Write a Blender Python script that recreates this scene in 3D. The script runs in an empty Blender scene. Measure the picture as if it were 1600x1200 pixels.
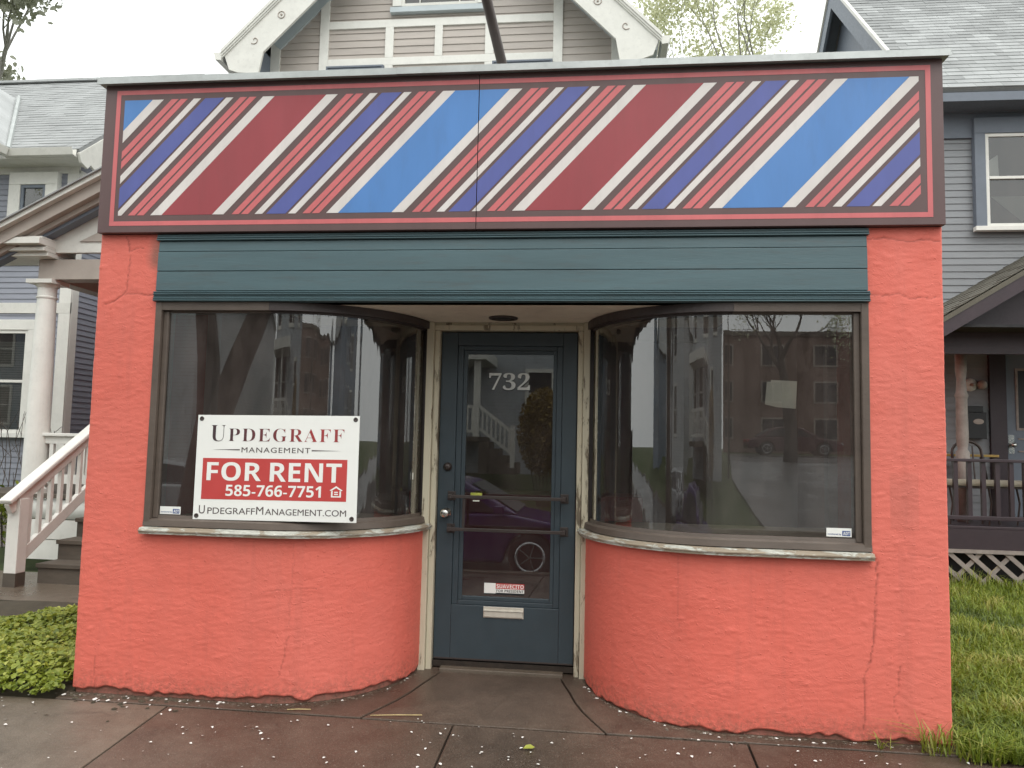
import bpy, math, random
import numpy as np
from mathutils import Vector, Matrix

random.seed(7)
RNG = np.random.default_rng(7)
scene = bpy.context.scene
COL = scene.collection
rad = math.radians

# ------------------------------------------------------------------ camera, sky, sun, exposure
cam_d = bpy.data.cameras.new("camera")
cam = bpy.data.objects.new("camera", cam_d)
COL.objects.link(cam)
yaw, pitch, roll = rad(-6.555), rad(4.4725), rad(1.2749)
fwd = Vector((math.sin(yaw) * math.cos(pitch), math.cos(yaw) * math.cos(pitch), math.sin(pitch)))
rgt = Vector((math.cos(yaw), -math.sin(yaw), 0))
upv = rgt.cross(fwd)
r2 = rgt * math.cos(roll) + upv * math.sin(roll)
u2 = -rgt * math.sin(roll) + upv * math.cos(roll)
M4 = Matrix((r2, u2, -fwd)).transposed().to_4x4()
M4.translation = Vector((0.568, -4.0, 1.40))
cam.matrix_world = M4
cam_d.sensor_width = 36
cam_d.lens = 27.0
cam_d.clip_start = 0.05
cam_d.clip_end = 900
scene.camera = cam

SUN_EL, SUN_ROT = 58, 150
world = bpy.data.worlds.new("World")
scene.world = world
world.use_nodes = True
wn, wl = world.node_tree.nodes, world.node_tree.links
bg = wn["Background"]
sky = wn.new("ShaderNodeTexSky")
sky.sky_type = 'NISHITA'
sky.sun_disc = False
sky.sun_elevation = rad(SUN_EL)
sky.sun_rotation = rad(SUN_ROT)
sky.air_density = 1.0
sky.dust_density = 6.0
sky.ozone_density = 1.0
# overcast: the blue of the clear sky is nearly lost in an even cloud layer
hsv = wn.new("ShaderNodeHueSaturation")
hsv.inputs["Saturation"].default_value = 0.12
wl.new(sky.outputs[0], hsv.inputs["Color"])
wmix = wn.new("ShaderNodeMix")
wmix.data_type = 'RGBA'
wmix.inputs[0].default_value = 0.80
wmix.inputs[7].default_value = (11.4, 11.8, 11.7, 1)
wl.new(hsv.outputs[0], wmix.inputs[6])
wl.new(wmix.outputs[2], bg.inputs[0])
bg.inputs[1].default_value = 0.125

sun_d = bpy.data.lights.new("sun", 'SUN')
sun_d.energy = 0.9
sun_d.angle = rad(50)
sun_d.color = (1.0, 0.97, 0.92)
sun = bpy.data.objects.new("sun", sun_d)
COL.objects.link(sun)
sdir = Vector((math.sin(rad(SUN_ROT)) * math.cos(rad(SUN_EL)), math.cos(rad(SUN_ROT)) * math.cos(rad(SUN_EL)), math.sin(rad(SUN_EL))))
sun.rotation_euler = sdir.to_track_quat('Z', 'Y').to_euler()

vs = scene.view_settings
vs.view_transform = 'Standard'
vs.look = 'None'
vs.exposure = 0.50
vs.gamma = 1.0
vs.use_curve_mapping = False
scene.cycles.use_denoising = True
scene.cycles.max_bounces = 10
scene.cycles.transparent_max_bounces = 24

# ------------------------------------------------------------------ helpers
def lin(r, g, b):
    f = lambda c: (c / 255 / 12.92) if c / 255 <= 0.04045 else ((c / 255 + 0.055) / 1.055) ** 2.4
    return (f(r), f(g), f(b))


class NT:
    """small wrapper round a material's node tree"""
    def __init__(self, name):
        self.m = bpy.data.materials.new(name)
        self.m.use_nodes = True
        self.t = self.m.node_tree
        self.n, self.l = self.t.nodes, self.t.links
        self.b = self.n["Principled BSDF"]
        self.out = self.n["Material Output"]
        self._pos = None

    def pos(self, scale=(1, 1, 1)):
        g = self.n.new("ShaderNodeNewGeometry")
        v = self.n.new("ShaderNodeVectorMath")
        v.operation = 'MULTIPLY'
        v.inputs[1].default_value = scale
        self.l.new(g.outputs["Position"], v.inputs[0])
        return v.outputs[0]

    def noise(self, scale, vec=None, detail=4, rough=0.6, dist=0.0):
        n = self.n.new("ShaderNodeTexNoise")
        n.inputs["Scale"].default_value = scale
        n.inputs["Detail"].default_value = detail
        n.inputs["Roughness"].default_value = rough
        n.inputs["Distortion"].default_value = dist
        self.l.new(vec if vec is not None else self.pos(), n.inputs["Vector"])
        return n.outputs["Fac"]

    def ramp(self, fac, stops, interp='LINEAR'):
        r = self.n.new("ShaderNodeValToRGB")
        r.color_ramp.interpolation = interp
        e = r.color_ramp.elements
        while len(e) < len(stops):
            e.new(0.5)
        for i, (p, c) in enumerate(stops):
            e[i].position = p
            e[i].color = (c[0], c[1], c[2], 1) if isinstance(c, (tuple, list)) else (c, c, c, 1)
        self.l.new(fac, r.inputs[0])
        return r.outputs[0]

    def mix(self, fac, a, b, blend='MIX'):
        m = self.n.new("ShaderNodeMix")
        m.data_type = 'RGBA'
        m.blend_type = blend
        for sock, v in ((m.inputs[0], fac), (m.inputs[6], a), (m.inputs[7], b)):
            if isinstance(v, (int, float)):
                sock.default_value = v
            elif isinstance(v, tuple):
                sock.default_value = (v[0], v[1], v[2], 1)
            else:
                self.l.new(v, sock)
        return m.outputs[2]

    def math(self, op, a, b=0.0, clamp=False):
        m = self.n.new("ShaderNodeMath")
        m.operation = op
        m.use_clamp = clamp
        for sock, v in ((m.inputs[0], a), (m.inputs[1], b)):
            if isinstance(v, (int, float)):
                sock.default_value = v
            else:
                self.l.new(v, sock)
        return m.outputs[0]

    def attr(self, name):
        a = self.n.new("ShaderNodeAttribute")
        a.attribute_name = name
        return a.outputs["Fac"]

    def rnd(self):
        return self.n.new("ShaderNodeObjectInfo").outputs["Random"]

    def base(self, v):
        if isinstance(v, tuple):
            self.b.inputs["Base Color"].default_value = (*v, 1)
        else:
            self.l.new(v, self.b.inputs["Base Color"])

    def rough(self, v):
        if isinstance(v, (int, float)):
            self.b.inputs["Roughness"].default_value = v
        else:
            self.l.new(v, self.b.inputs["Roughness"])

    def bump(self, h, strength=0.3, dist=0.01):
        b = self.n.new("ShaderNodeBump")
        b.inputs["Strength"].default_value = strength
        b.inputs["Distance"].default_value = dist
        self.l.new(h, b.inputs["Height"])
        self.l.new(b.outputs[0], self.b.inputs["Normal"])


def paint(name, col, rough=0.5, vary=0.12, vscale=3.0, bump=0.15, bscale=60, stretch=(1, 1, 1), dirt=0.0, metal=0.0, rndvary=0.0, spec=0.5):
    t = NT(name)
    p = t.pos(stretch)
    n = t.noise(vscale, p, 5, 0.65)
    dark = tuple(c * (1 - vary) for c in col)
    lite = tuple(min(1, c * (1 + vary)) for c in col)
    c = t.ramp(n, [(0.3, dark), (0.7, lite)])
    if rndvary:
        r = t.ramp(t.rnd(), [(0, 1 - rndvary), (1, 1 + rndvary)])
        c = t.mix(1.0, c, r, 'MULTIPLY')
    if dirt:
        d = t.noise(vscale * 4.3, p, 8, 0.7)
        c = t.mix(t.ramp(d, [(0.52, 0.0), (0.72, dirt)]), c, tuple(x * 0.35 for x in (0.2, 0.17, 0.14)))
    t.base(c)
    t.rough(t.ramp(t.noise(vscale * 6, p, 4), [(0.3, max(0.02, rough - 0.08)), (0.7, min(1, rough + 0.1))]))
    if bump:
        t.bump(t.noise(bscale, p, 4), bump, 0.004)
    t.b.inputs["Metallic"].default_value = metal
    t.b.inputs["Specular IOR Level"].default_value = spec
    return t.m


class MB:
    def __init__(self):
        self.v, self.f, self.mi = [], [], []
        self.k = 0

    def add(self, vs, fs, mi=None):
        o = len(self.v)
        self.v += [tuple(p) for p in vs]
        self.f += [tuple(i + o for i in f) for f in fs]
        self.mi += [self.k if mi is None else mi] * len(fs)
        return self

    def box(self, x0, x1, y0, y1, z0, z1):
        x0, x1 = min(x0, x1), max(x0, x1)
        y0, y1 = min(y0, y1), max(y0, y1)
        z0, z1 = min(z0, z1), max(z0, z1)
        v = [(x0, y0, z0), (x1, y0, z0), (x1, y1, z0), (x0, y1, z0), (x0, y0, z1), (x1, y0, z1), (x1, y1, z1), (x0, y1, z1)]
        return self.add(v, [(0, 3, 2, 1), (4, 5, 6, 7), (0, 1, 5, 4), (1, 2, 6, 5), (2, 3, 7, 6), (3, 0, 4, 7)])

    def bar(self, a, b, w, h, up=(0, 0, 1)):
        """box beam from a to b, w across, h along up"""
        a, b = Vector(a), Vector(b)
        d = (b - a).normalized()
        s = d.cross(Vector(up))
        if s.length < 1e-4:
            s = d.cross(Vector((0, 1, 0)))
        s.normalize()
        u = s.cross(d)
        s, u = s * w / 2, u * h / 2
        v = [a - s - u, a + s - u, a + s + u, a - s + u, b - s - u, b + s - u, b + s + u, b - s + u]
        return self.add(v, [(0, 1, 2, 3), (7, 6, 5, 4), (4, 5, 1, 0), (5, 6, 2, 1), (6, 7, 3, 2), (7, 4, 0, 3)])

    def prism(self, poly, fn0, fn1):
        """poly of 2-D points; fn0/fn1 map (a,b) to the two end faces"""
        n = len(poly)
        v = [fn0(*p) for p in poly] + [fn1(*p) for p in poly]
        return self.add(v, [tuple(range(n)), tuple(range(2 * n - 1, n - 1, -1))] + [(i, n + i, n + (i + 1) % n, (i + 1) % n) for i in range(n)])

    def tube(self, pts, r, seg=8, caps=True):
        pts = [Vector(p) for p in pts]
        rs = r if isinstance(r, (list, tuple)) else [r] * len(pts)
        rings = []
        prev = None
        for i, p in enumerate(pts):
            d = (pts[min(i + 1, len(pts) - 1)] - pts[max(i - 1, 0)]).normalized()
            if prev is None:
                s = d.cross(Vector((0, 0, 1)))
                if s.length < 0.05:
                    s = d.cross(Vector((0, 1, 0)))
            else:
                s = prev - d * prev.dot(d)
            s.normalize()
            prev = s
            u = s.cross(d)
            rings.append([p + (s * math.cos(2 * math.pi * k / seg) + u * math.sin(2 * math.pi * k / seg)) * rs[i] for k in range(seg)])
        v = [q for ring in rings for q in ring]
        f = []
        for i in range(len(pts) - 1):
            for k in range(seg):
                a, b = i * seg + k, i * seg + (k + 1) % seg
                f.append((a, a + seg, b + seg, b))
        if caps:
            f.append(tuple(range(seg)))
            f.append(tuple(range(len(v) - 1, len(v) - seg - 1, -1)))
        return self.add(v, f)

    def lathe(self, prof, c, seg=20, axis='z'):
        """prof: (radius, height) pairs about an axis through c"""
        v, f = [], []
        for r, h in prof:
            for k in range(seg):
                a = 2 * math.pi * k / seg
                p = (r * math.cos(a), r * math.sin(a), h)
                if axis == 'y':
                    p = (p[0], -h, p[1])
                elif axis == 'x':
                    p = (h, p[0], p[1])
                v.append((c[0] + p[0], c[1] + p[1], c[2] + p[2]))
        n = len(prof)
        for i in range(n - 1):
            for k in range(seg):
                a, b = i * seg + k, i * seg + (k + 1) % seg
                f.append((a, b, b + seg, a + seg))
        f.append(tuple(range(seg - 1, -1, -1)))
        f.append(tuple(range((n - 1) * seg, n * seg)))
        return self.add(v, f)

    def mesh(self, name, mats, origin=(0, 0, 0), smooth=False):
        me = bpy.data.meshes.new(name)
        v = np.array(self.v, dtype=float) - np.array(origin)
        me.from_pydata(v.tolist(), [], self.f)
        for m in (mats if isinstance(mats, (list, tuple)) else [mats]):
            me.materials.append(m)
        if max(self.mi, default=0) > 0:
            me.polygons.foreach_set("material_index", self.mi)
        if smooth:
            me.polygons.foreach_set("use_smooth", [True] * len(me.polygons))
        me.update()
        return me

    def build(self, name, mats, parent=None, smooth=False, bevel=0.0, fix=True):
        org = wloc(parent) if parent else (0, 0, 0)
        me = self.mesh(name, mats, org, smooth)
        if fix:
            fix_normals(me)
        o = bpy.data.objects.new(name, me)
        COL.objects.link(o)
        if parent:
            o.parent = parent
        if bevel:
            bv = o.modifiers.new("bevel", 'BEVEL')
            bv.width = bevel
            bv.segments = 2
            bv.limit_method = 'ANGLE'
            bv.angle_limit = rad(40)
        return o


import bmesh
def fix_normals(me):
    bm = bmesh.new()
    bm.from_mesh(me)
    bmesh.ops.recalc_face_normals(bm, faces=bm.faces)
    bm.to_mesh(me)
    bm.free()


def wloc(o):
    p = Vector((0, 0, 0))
    while o:
        p += o.location
        o = o.parent
    return tuple(p)


def tag(o, label=None, cat=None, group=None, kind=None):
    if label:
        o["label"] = label
    if cat:
        o["category"] = cat
    if group:
        o["group"] = group
    if kind:
        o["kind"] = kind
    return o


def thing(name, loc, label, cat, group=None):
    o = bpy.data.objects.new(name, None)
    o.location = loc
    o.empty_display_size = 0.1
    COL.objects.link(o)
    return tag(o, label, cat, group)


def instance(name, me, loc, parent, rot=None):
    """another object that shares mesh data; loc is a world position"""
    o = bpy.data.objects.new(name, me)
    COL.objects.link(o)
    if parent:
        o.parent = parent
        w = wloc(parent)
        loc = (loc[0] - w[0], loc[1] - w[1], loc[2] - w[2])
    o.location = loc
    if rot:
        o.rotation_euler = rot
    return o


def smoothstep(x):
    x = np.clip(x, 0, 1)
    return x * x * (3 - 2 * x)


_grids = {}
def vnoise(x, y, seed):
    """value noise on a lattice of unit spacing"""
    if seed not in _grids:
        _grids[seed] = np.random.default_rng(seed).random((256, 256))
    g = _grids[seed]
    xi, yi = np.floor(x).astype(int), np.floor(y).astype(int)
    fx, fy = smoothstep(x - xi), smoothstep(y - yi)
    a, b = g[xi % 256, yi % 256], g[(xi + 1) % 256, yi % 256]
    c, d = g[xi % 256, (yi + 1) % 256], g[(xi + 1) % 256, (yi + 1) % 256]
    return (a * (1 - fx) + b * fx) * (1 - fy) + (c * (1 - fx) + d * fx) * fy - 0.5


def text_part(body, box, Y, mat, parent, name="lettering", offset=0.0, depth=0.0006, spacing=1.0):
    """real letters as a flat mesh on a plane facing -y, fitted to box (x0,x1,z0,z1)"""
    cu = bpy.data.curves.new("lettering_curve", 'FONT')
    cu.body = body
    cu.size = 1.0
    cu.offset = offset
    cu.extrude = 0.004
    cu.space_character = spacing
    cu.resolution_u = 4
    tmp = bpy.data.objects.new("lettering_tmp", cu)
    COL.objects.link(tmp)
    dg = bpy.context.evaluated_depsgraph_get()
    me = bpy.data.meshes.new_from_object(tmp.evaluated_get(dg))
    bpy.data.objects.remove(tmp)
    bpy.data.curves.remove(cu)
    n = len(me.vertices)
    co = np.zeros(n * 3)
    me.vertices.foreach_get("co", co)
    co = co.reshape(-1, 3)
    mn, mx = co.min(0), co.max(0)
    x0, x1, z0, z1 = box
    w = wloc(parent)
    out = np.empty_like(co)
    out[:, 0] = x0 + (co[:, 0] - mn[0]) / (mx[0] - mn[0]) * (x1 - x0) - w[0]
    out[:, 2] = z0 + (co[:, 1] - mn[1]) / (mx[1] - mn[1]) * (z1 - z0) - w[2]
    out[:, 1] = Y - (co[:, 2] - mn[2]) / max(mx[2] - mn[2], 1e-9) * depth - w[1]
    me.vertices.foreach_set("co", out.ravel())
    me.materials.clear()
    me.materials.append(mat)
    me.name = name
    me.update()
    o = bpy.data.objects.new(name, me)
    COL.objects.link(o)
    o.parent = parent
    return o

BOLD = lambda s: "".join(chr(0x1D400 + ord(c) - 65) if c.isupper() else chr(0x1D7CE + ord(c) - 48) if c.isdigit() else c for c in s)
SANSBOLD = lambda s: "".join(chr(0x1D5D4 + ord(c) - 65) if c.isupper() else chr(0x1D7EC + ord(c) - 48) if c.isdigit() else c for c in s)

# ------------------------------------------------------------------ materials
MAT = {}
def stucco_material():
    t = NT("coral_stucco")
    p = t.pos()
    col = t.ramp(t.noise(1.3, p, 6, 0.6), [(0.3, (0.67, 0.130, 0.090)), (0.7, (0.76, 0.155, 0.110))])
    blot = t.noise(7, p, 7, 0.7)
    col = t.mix(t.ramp(blot, [(0.5, 0.0), (0.75, 0.35)]), col, (0.50, 0.115, 0.085))
    fleck = t.noise(120, t.pos((0.35, 0.35, 1)), 3, 0.6)
    col = t.mix(t.ramp(fleck, [(0.56, 0.0), (0.76, 0.30)]), col, (0.80, 0.25, 0.19))
    col = t.mix(t.ramp(fleck, [(0.22, 0.35), (0.40, 0.0)]), col, (0.40, 0.075, 0.055))
    col = t.mix(t.ramp(t.noise(0.75, t.pos((1, 1, 0.6)), 5, 0.6, 0.8), [(0.42, 0.0), (0.68, 0.55)]), col, (0.74, 0.19, 0.145))
    run = t.noise(9, t.pos((1, 1, 0.07)), 5, 0.6)
    col = t.mix(t.ramp(run, [(0.55, 0.0), (0.75, 0.28)]), col, (0.42, 0.10, 0.075))
    col = t.mix(t.attr("stain"), col, (0.17, 0.10, 0.075))
    col = t.mix(t.attr("crack"), col, (0.27, 0.055, 0.040))
    grime = t.math('MULTIPLY', t.attr("grime"), t.ramp(t.noise(38, p, 8, 0.75), [(0.42, 0.05), (0.66, 1.0)]))
    col = t.mix(grime, col, (0.13, 0.075, 0.05))
    t.base(col)
    t.rough(0.62)
    # brushed-on coat: strokes wander in direction and come and go in patches
    wn_ = t.n.new("ShaderNodeTexNoise")
    wn_.inputs["Scale"].default_value = 3.2
    wn_.inputs["Detail"].default_value = 3
    t.l.new(p, wn_.inputs["Vector"])
    wv = t.n.new("ShaderNodeVectorMath"); wv.operation = 'MULTIPLY_ADD'
    wv.inputs[1].default_value = (0.45, 0.45, 0.45)
    t.l.new(wn_.outputs["Color"], wv.inputs[0]); t.l.new(p, wv.inputs[2])
    sc = t.n.new("ShaderNodeVectorMath"); sc.operation = 'MULTIPLY'; sc.inputs[1].default_value = (0.25, 0.25, 1)
    t.l.new(wv.outputs[0], sc.inputs[0])
    strokes = t.noise(90, sc.outputs[0], 5, 0.65, 0.8)
    patchy = t.ramp(t.noise(5.5, p, 5, 0.65), [(0.38, 0.12), (0.66, 1.0)])
    h = t.math('ADD', t.math('MULTIPLY', strokes, patchy), t.math('MULTIPLY', t.noise(170, p, 4, 0.6), 0.28))
    blob = t.ramp(t.noise(55, p, 2, 0.4), [(0.66, 0.0), (0.74, 0.5)])
    t.bump(t.math('ADD', h, blob), 0.62, 0.0050)
    return t.m

def peeling(name, top, under, amount=0.5, scale=9, stretch=(1, 1, 0.25), rough=0.6):
    t = NT(name)
    p = t.pos(stretch)
    n = t.noise(scale, p, 9, 0.72, 0.4)
    c1 = t.ramp(t.noise(scale * 0.6, p, 4), [(0.3, tuple(x * 0.86 for x in top)), (0.7, top)])
    c2 = t.ramp(t.noise(scale * 5, p, 4), [(0.3, tuple(x * 0.6 for x in under)), (0.7, under)])
    f = t.ramp(n, [(amount - 0.02, 1.0), (amount + 0.02, 0.0)])
    t.base(t.mix(f, c1, c2))
    t.rough(rough)
    t.bump(t.math('SUBTRACT', t.noise(70, p, 4), t.math('MULTIPLY', f, 2.0)), 0.35, 0.004)
    return t.m

def glass_material(name, tint=(0.86, 0.87, 0.86), boost=1.9, wave=0.0, film=0.05):
    t = NT(name)
    t.n.remove(t.b)
    fr = t.n.new("ShaderNodeFresnel")
    fr.inputs["IOR"].default_value = 1.52
    gl = t.n.new("ShaderNodeBsdfGlossy")
    gl.inputs["Roughness"].default_value = 0.0
    gl.inputs["Color"].default_value = (0.95, 0.96, 0.95, 1)
    tr = t.n.new("ShaderNodeBsdfTransparent")
    tr.inputs["Color"].default_value = (*tint, 1)
    df = t.n.new("ShaderNodeBsdfDiffuse")
    df.inputs["Color"].default_value = (0.55, 0.45, 0.41, 1)
    m0 = t.n.new("ShaderNodeMixShader")
    d = t.math('MULTIPLY', t.ramp(t.noise(6, t.pos((1, 1, 0.3)), 7, 0.7), [(0.35, 0.3), (0.75, 1.6)]), film)
    t.l.new(d, m0.inputs[0])
    t.l.new(tr.outputs[0], m0.inputs[1])
    t.l.new(df.outputs[0], m0.inputs[2])
    m1 = t.n.new("ShaderNodeMixShader")
    t.l.new(t.math('MULTIPLY', fr.outputs[0], boost, True), m1.inputs[0])
    t.l.new(m0.outputs[0], m1.inputs[1])
    t.l.new(gl.outputs[0], m1.inputs[2])
    t.l.new(m1.outputs[0], t.out.inputs["Surface"])
    if wave:
        b = t.n.new("ShaderNodeBump")
        b.inputs["Strength"].default_value = wave
        b.inputs["Distance"].default_value = 0.01
        t.l.new(t.noise(2.2, t.pos((1, 1, 0.35)), 2, 0.4), b.inputs["Height"])
        t.l.new(b.outputs[0], gl.inputs["Normal"])
    return t.m

def concrete_material(name, a, b, wet=0.5, stain=(0.07, 0.045, 0.033)):
    t = NT(name)
    p = t.pos()
    big = t.noise(0.9, p, 6, 0.65, 0.5)
    col = t.ramp(t.noise(5.5, p, 10, 0.78), [(0.32, a), (0.68, b)])
    col = t.mix(t.ramp(t.noise(2.3, p, 9, 0.75, 1.0), [(0.55, 0.0), (0.66, 0.5)]), col, tuple(x * 0.45 for x in a))
    col = t.mix(t.ramp(big, [(0.40, 0.0), (0.62, wet)]), col, stain)
    col = t.mix(t.ramp(t.noise(140, p, 3), [(0.56, 0.0), (0.72, 0.6)]), col, (0.24, 0.20, 0.165))
    col = t.mix(t.ramp(t.noise(95, p, 4), [(0.25, 0.5), (0.42, 0.0)]), col, (0.035, 0.026, 0.02))
    t.base(col)
    t.rough(t.ramp(big, [(0.35, 0.50), (0.65, 0.24)]))
    t.bump(t.math('ADD', t.noise(160, p, 5), t.noise(12, p, 6)), 0.42, 0.006)
    return t.m

def leaf_material(name, cols, trans=0.35, rough=0.5):
    """cols are picked leaf by leaf from the face attribute 'leaf'"""
    t = NT(name)
    c = t.ramp(t.attr("leaf"), [(i / (len(cols) - 1), cc) for i, cc in enumerate(cols)])
    t.base(c)
    t.rough(rough)
    tl = t.n.new("ShaderNodeBsdfTranslucent")
    t.l.new(c, tl.inputs[0])
    ms = t.n.new("ShaderNodeMixShader")
    ms.inputs[0].default_value = trans
    t.l.new(t.b.outputs[0], ms.inputs[1])
    t.l.new(tl.outputs[0], ms.inputs[2])
    t.l.new(ms.outputs[0], t.out.inputs["Surface"])
    return t.m

def shingle_material(name, a, b):
    t = NT(name)
    p = t.pos()
    c = t.ramp(t.noise(230, p, 3, 0.7), [(0.3, a), (0.7, b)])
    c = t.mix(1.0, c, t.ramp(t.rnd(), [(0, 0.78), (1, 1.22)]), 'MULTIPLY')
    c = t.mix(1.0, c, t.ramp(t.noise(2.5, t.pos((1, 0.5, 0.5)), 5), [(0.3, 0.85), (0.7, 1.15)]), 'MULTIPLY')
    t.base(c)
    t.rough(0.8)
    t.bump(t.noise(300, p, 3), 0.4, 0.004)
    return t.m

M = MAT
M['stucco'] = stucco_material()
sg = dict(rough=0.40, vary=0.09, vscale=1.9, bump=0.10, bscale=40, stretch=(1.6, 1, 0.35), dirt=0.10)
M['sign_brown'] = paint("sign_brown_paint", (0.118, 0.068, 0.066), **sg)
M['sign_pink'] = paint("sign_pink_paint", (0.60, 0.145, 0.150), **sg)
M['sign_white'] = paint("sign_white_paint", (0.70, 0.65, 0.62), **sg)
M['sign_blue'] = paint("sign_blue_paint", (0.080, 0.225, 0.53), **sg)
M['sign_red'] = paint("sign_red_paint", (0.31, 0.048, 0.058), **sg)
M['sign_indigo'] = paint("sign_indigo_paint", (0.092, 0.110, 0.34), **sg)
M['teal'] = paint("teal_paint", (0.066, 0.116, 0.130), 0.42, 0.16, 2.5, 0.18, 50, (0.3, 1, 3), dirt=0.35)
M['door'] = paint("door_paint", (0.040, 0.056, 0.067), 0.40, 0.12, 3, 0.10, 80, dirt=0.12)
M['cream_peel'] = peeling("peeling_cream_paint", (0.62, 0.56, 0.42), (0.24, 0.19, 0.13), 0.43)
M['soffit'] = paint("soffit_paint", (0.74, 0.67, 0.55), 0.6, 0.10, 3, 0.2, 60, dirt=0.2)
M['frame'] = paint("brown_frame_paint", (0.105, 0.080, 0.064), 0.48, 0.16, 4, 0.2, 90, (1, 1, 2), dirt=0.3)
M['shaded_dark_frame'] = paint("shaded_dark_frame_paint", (0.055, 0.042, 0.040), 0.5, 0.15, 4, 0.15)  # darker frame tone: shade of the curved head, also the dark end post
M['sill'] = peeling("weathered_sill", (0.32, 0.26, 0.19), (0.60, 0.60, 0.53), 0.50, 14, (0.45, 0.45, 2.0), 0.55)
M['glass'] = glass_material("window_glass", boost=3.0, wave=0.012, film=0.065)
M['doorglass'] = glass_material("door_glass", tint=(0.75, 0.73, 0.73), boost=3.3, wave=0.0)
M['houseglass'] = glass_material("house_window_glass", tint=(0.55, 0.57, 0.56), boost=2.0)
M['zinc'] = paint("zinc_flashing", (0.40, 0.42, 0.41), 0.45, 0.14, 3, 0.1, 30, metal=0.2, dirt=0.2)
M['bronze'] = paint("dark_bronze", (0.075, 0.060, 0.055), 0.38, 0.1, 5, 0.05, metal=0.5)
M['chrome'] = paint("brushed_steel", (0.62, 0.60, 0.56), 0.22, 0.06, 9, 0.03, metal=1.0)
M['black'] = paint("black_plastic", (0.015, 0.015, 0.016), 0.45, 0.1, 5, 0.05)
M['inner_red'] = paint("dark_red_wall_paint", (0.20, 0.020, 0.022), 0.6, 0.1, 3, 0.1)
M['inner_dark'] = paint("dark_room_paint", (0.21, 0.165, 0.15), 0.8, 0.2, 2, 0.1)
M['inner_grey'] = paint("grey_panel_paint", (0.20, 0.19, 0.185), 0.7, 0.1, 2, 0.1)
M['shelf'] = paint("display_shelf_paint", (0.66, 0.59, 0.47), 0.55, 0.15, 5, 0.15, dirt=0.4)
M['concrete'] = concrete_material("wet_concrete", (0.070, 0.049, 0.036), (0.128, 0.092, 0.068), 0.65, (0.043, 0.030, 0.021))
M['concrete_pale'] = concrete_material("pale_concrete", (0.105, 0.082, 0.060), (0.175, 0.142, 0.108), 0.5, (0.10, 0.078, 0.058))
M['joint'] = paint("joint_dirt", (0.030, 0.022, 0.016), 0.9, 0.3, 30, 0.4, 90)
M['asphalt'] = concrete_material("asphalt", (0.035, 0.033, 0.032), (0.065, 0.060, 0.057), 0.5, (0.025, 0.024, 0.023))
M['soil'] = paint("soil", (0.055, 0.045, 0.028), 0.95, 0.3, 8, 0.6, 50)
M['turf'] = paint("turf_ground", (0.055, 0.075, 0.020), 0.95, 0.3, 5, 0.6, 60)
M['flake'] = paint("white_paint_flake", (0.72, 0.70, 0.66), 0.7, 0.08, 30, 0.0)
M['straw'] = paint("straw", (0.48, 0.38, 0.18), 0.6, 0.15, 20, 0.1)
M['white_trim'] = paint("white_trim_paint", (0.66, 0.65, 0.60), 0.5, 0.07, 4, 0.12, 60, dirt=0.12)
M['cream_trim'] = paint("cream_trim_paint", (0.71, 0.70, 0.65), 0.5, 0.06, 4, 0.1, 60, dirt=0.08)
M['taupe_trim'] = paint("taupe_trim_paint", (0.36, 0.31, 0.27), 0.5, 0.08, 4, 0.1, 60)
M['pale_blue_trim'] = paint("pale_blue_trim_paint", (0.47, 0.52, 0.54), 0.5, 0.06, 4, 0.1, 60)
M['blue_siding'] = paint("blue_grey_siding", (0.250, 0.262, 0.305), 0.5, 0.08, 6, 0.15, 80, (0.3, 0.3, 2), rndvary=0.07, dirt=0.1)
M['tan_siding'] = paint("taupe_siding", (0.43, 0.385, 0.345), 0.5, 0.07, 6, 0.15, 80, (0.3, 0.3, 2), rndvary=0.05)
M['grey_siding'] = paint("grey_siding", (0.215, 0.225, 0.235), 0.5, 0.07, 6, 0.15, 80, (0.3, 0.3, 2), rndvary=0.05)
M['slate_trim'] = paint("slate_blue_trim_paint", (0.14, 0.162, 0.195), 0.5, 0.07, 5, 0.12)
M['plum'] = paint("plum_porch_paint", (0.040, 0.026, 0.032), 0.45, 0.15, 5, 0.15, dirt=0.15)
M['lattice'] = paint("grey_lattice_wood", (0.27, 0.235, 0.21), 0.75, 0.18, 12, 0.3, 60)
M['tread'] = paint("worn_step_wood", (0.095, 0.078, 0.060), 0.7, 0.25, 8, 0.35, 50, (0.3, 1, 1), dirt=0.4)
M['shingle_grey'] = shingle_material("grey_shingles", (0.20, 0.207, 0.207), (0.35, 0.36, 0.355))
M['shingle_pale'] = shingle_material("pale_shingles", (0.25, 0.257, 0.257), (0.42, 0.43, 0.425))
M['shingle_brown'] = shingle_material("mossy_shingles", (0.075, 0.068, 0.050), (0.15, 0.14, 0.11))
M['blind'] = paint("window_blind", (0.30, 0.31, 0.28), 0.7, 0.05, 4, 0.0)
M['shade_panel'] = paint("shade_panel_dark", (0.03, 0.03, 0.032), 0.9, 0.2, 2, 0.0)  # near black: the dark of unlit spaces put into the colour
M['bark'] = paint("bark", (0.085, 0.068, 0.055), 0.9, 0.3, 14, 0.7, 40, (1, 1, 0.3))
M['bark_grey'] = paint("grey_bark", (0.26, 0.245, 0.225), 0.9, 0.25, 14, 0.6, 40, (1, 1, 0.3))
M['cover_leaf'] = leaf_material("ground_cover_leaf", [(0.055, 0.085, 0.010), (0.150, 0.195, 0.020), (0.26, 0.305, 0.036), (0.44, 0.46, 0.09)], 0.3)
M['grass'] = leaf_material("grass_blade", [(0.062, 0.100, 0.008), (0.155, 0.215, 0.016), (0.245, 0.300, 0.030), (0.38, 0.35, 0.10)], 0.3)
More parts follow.
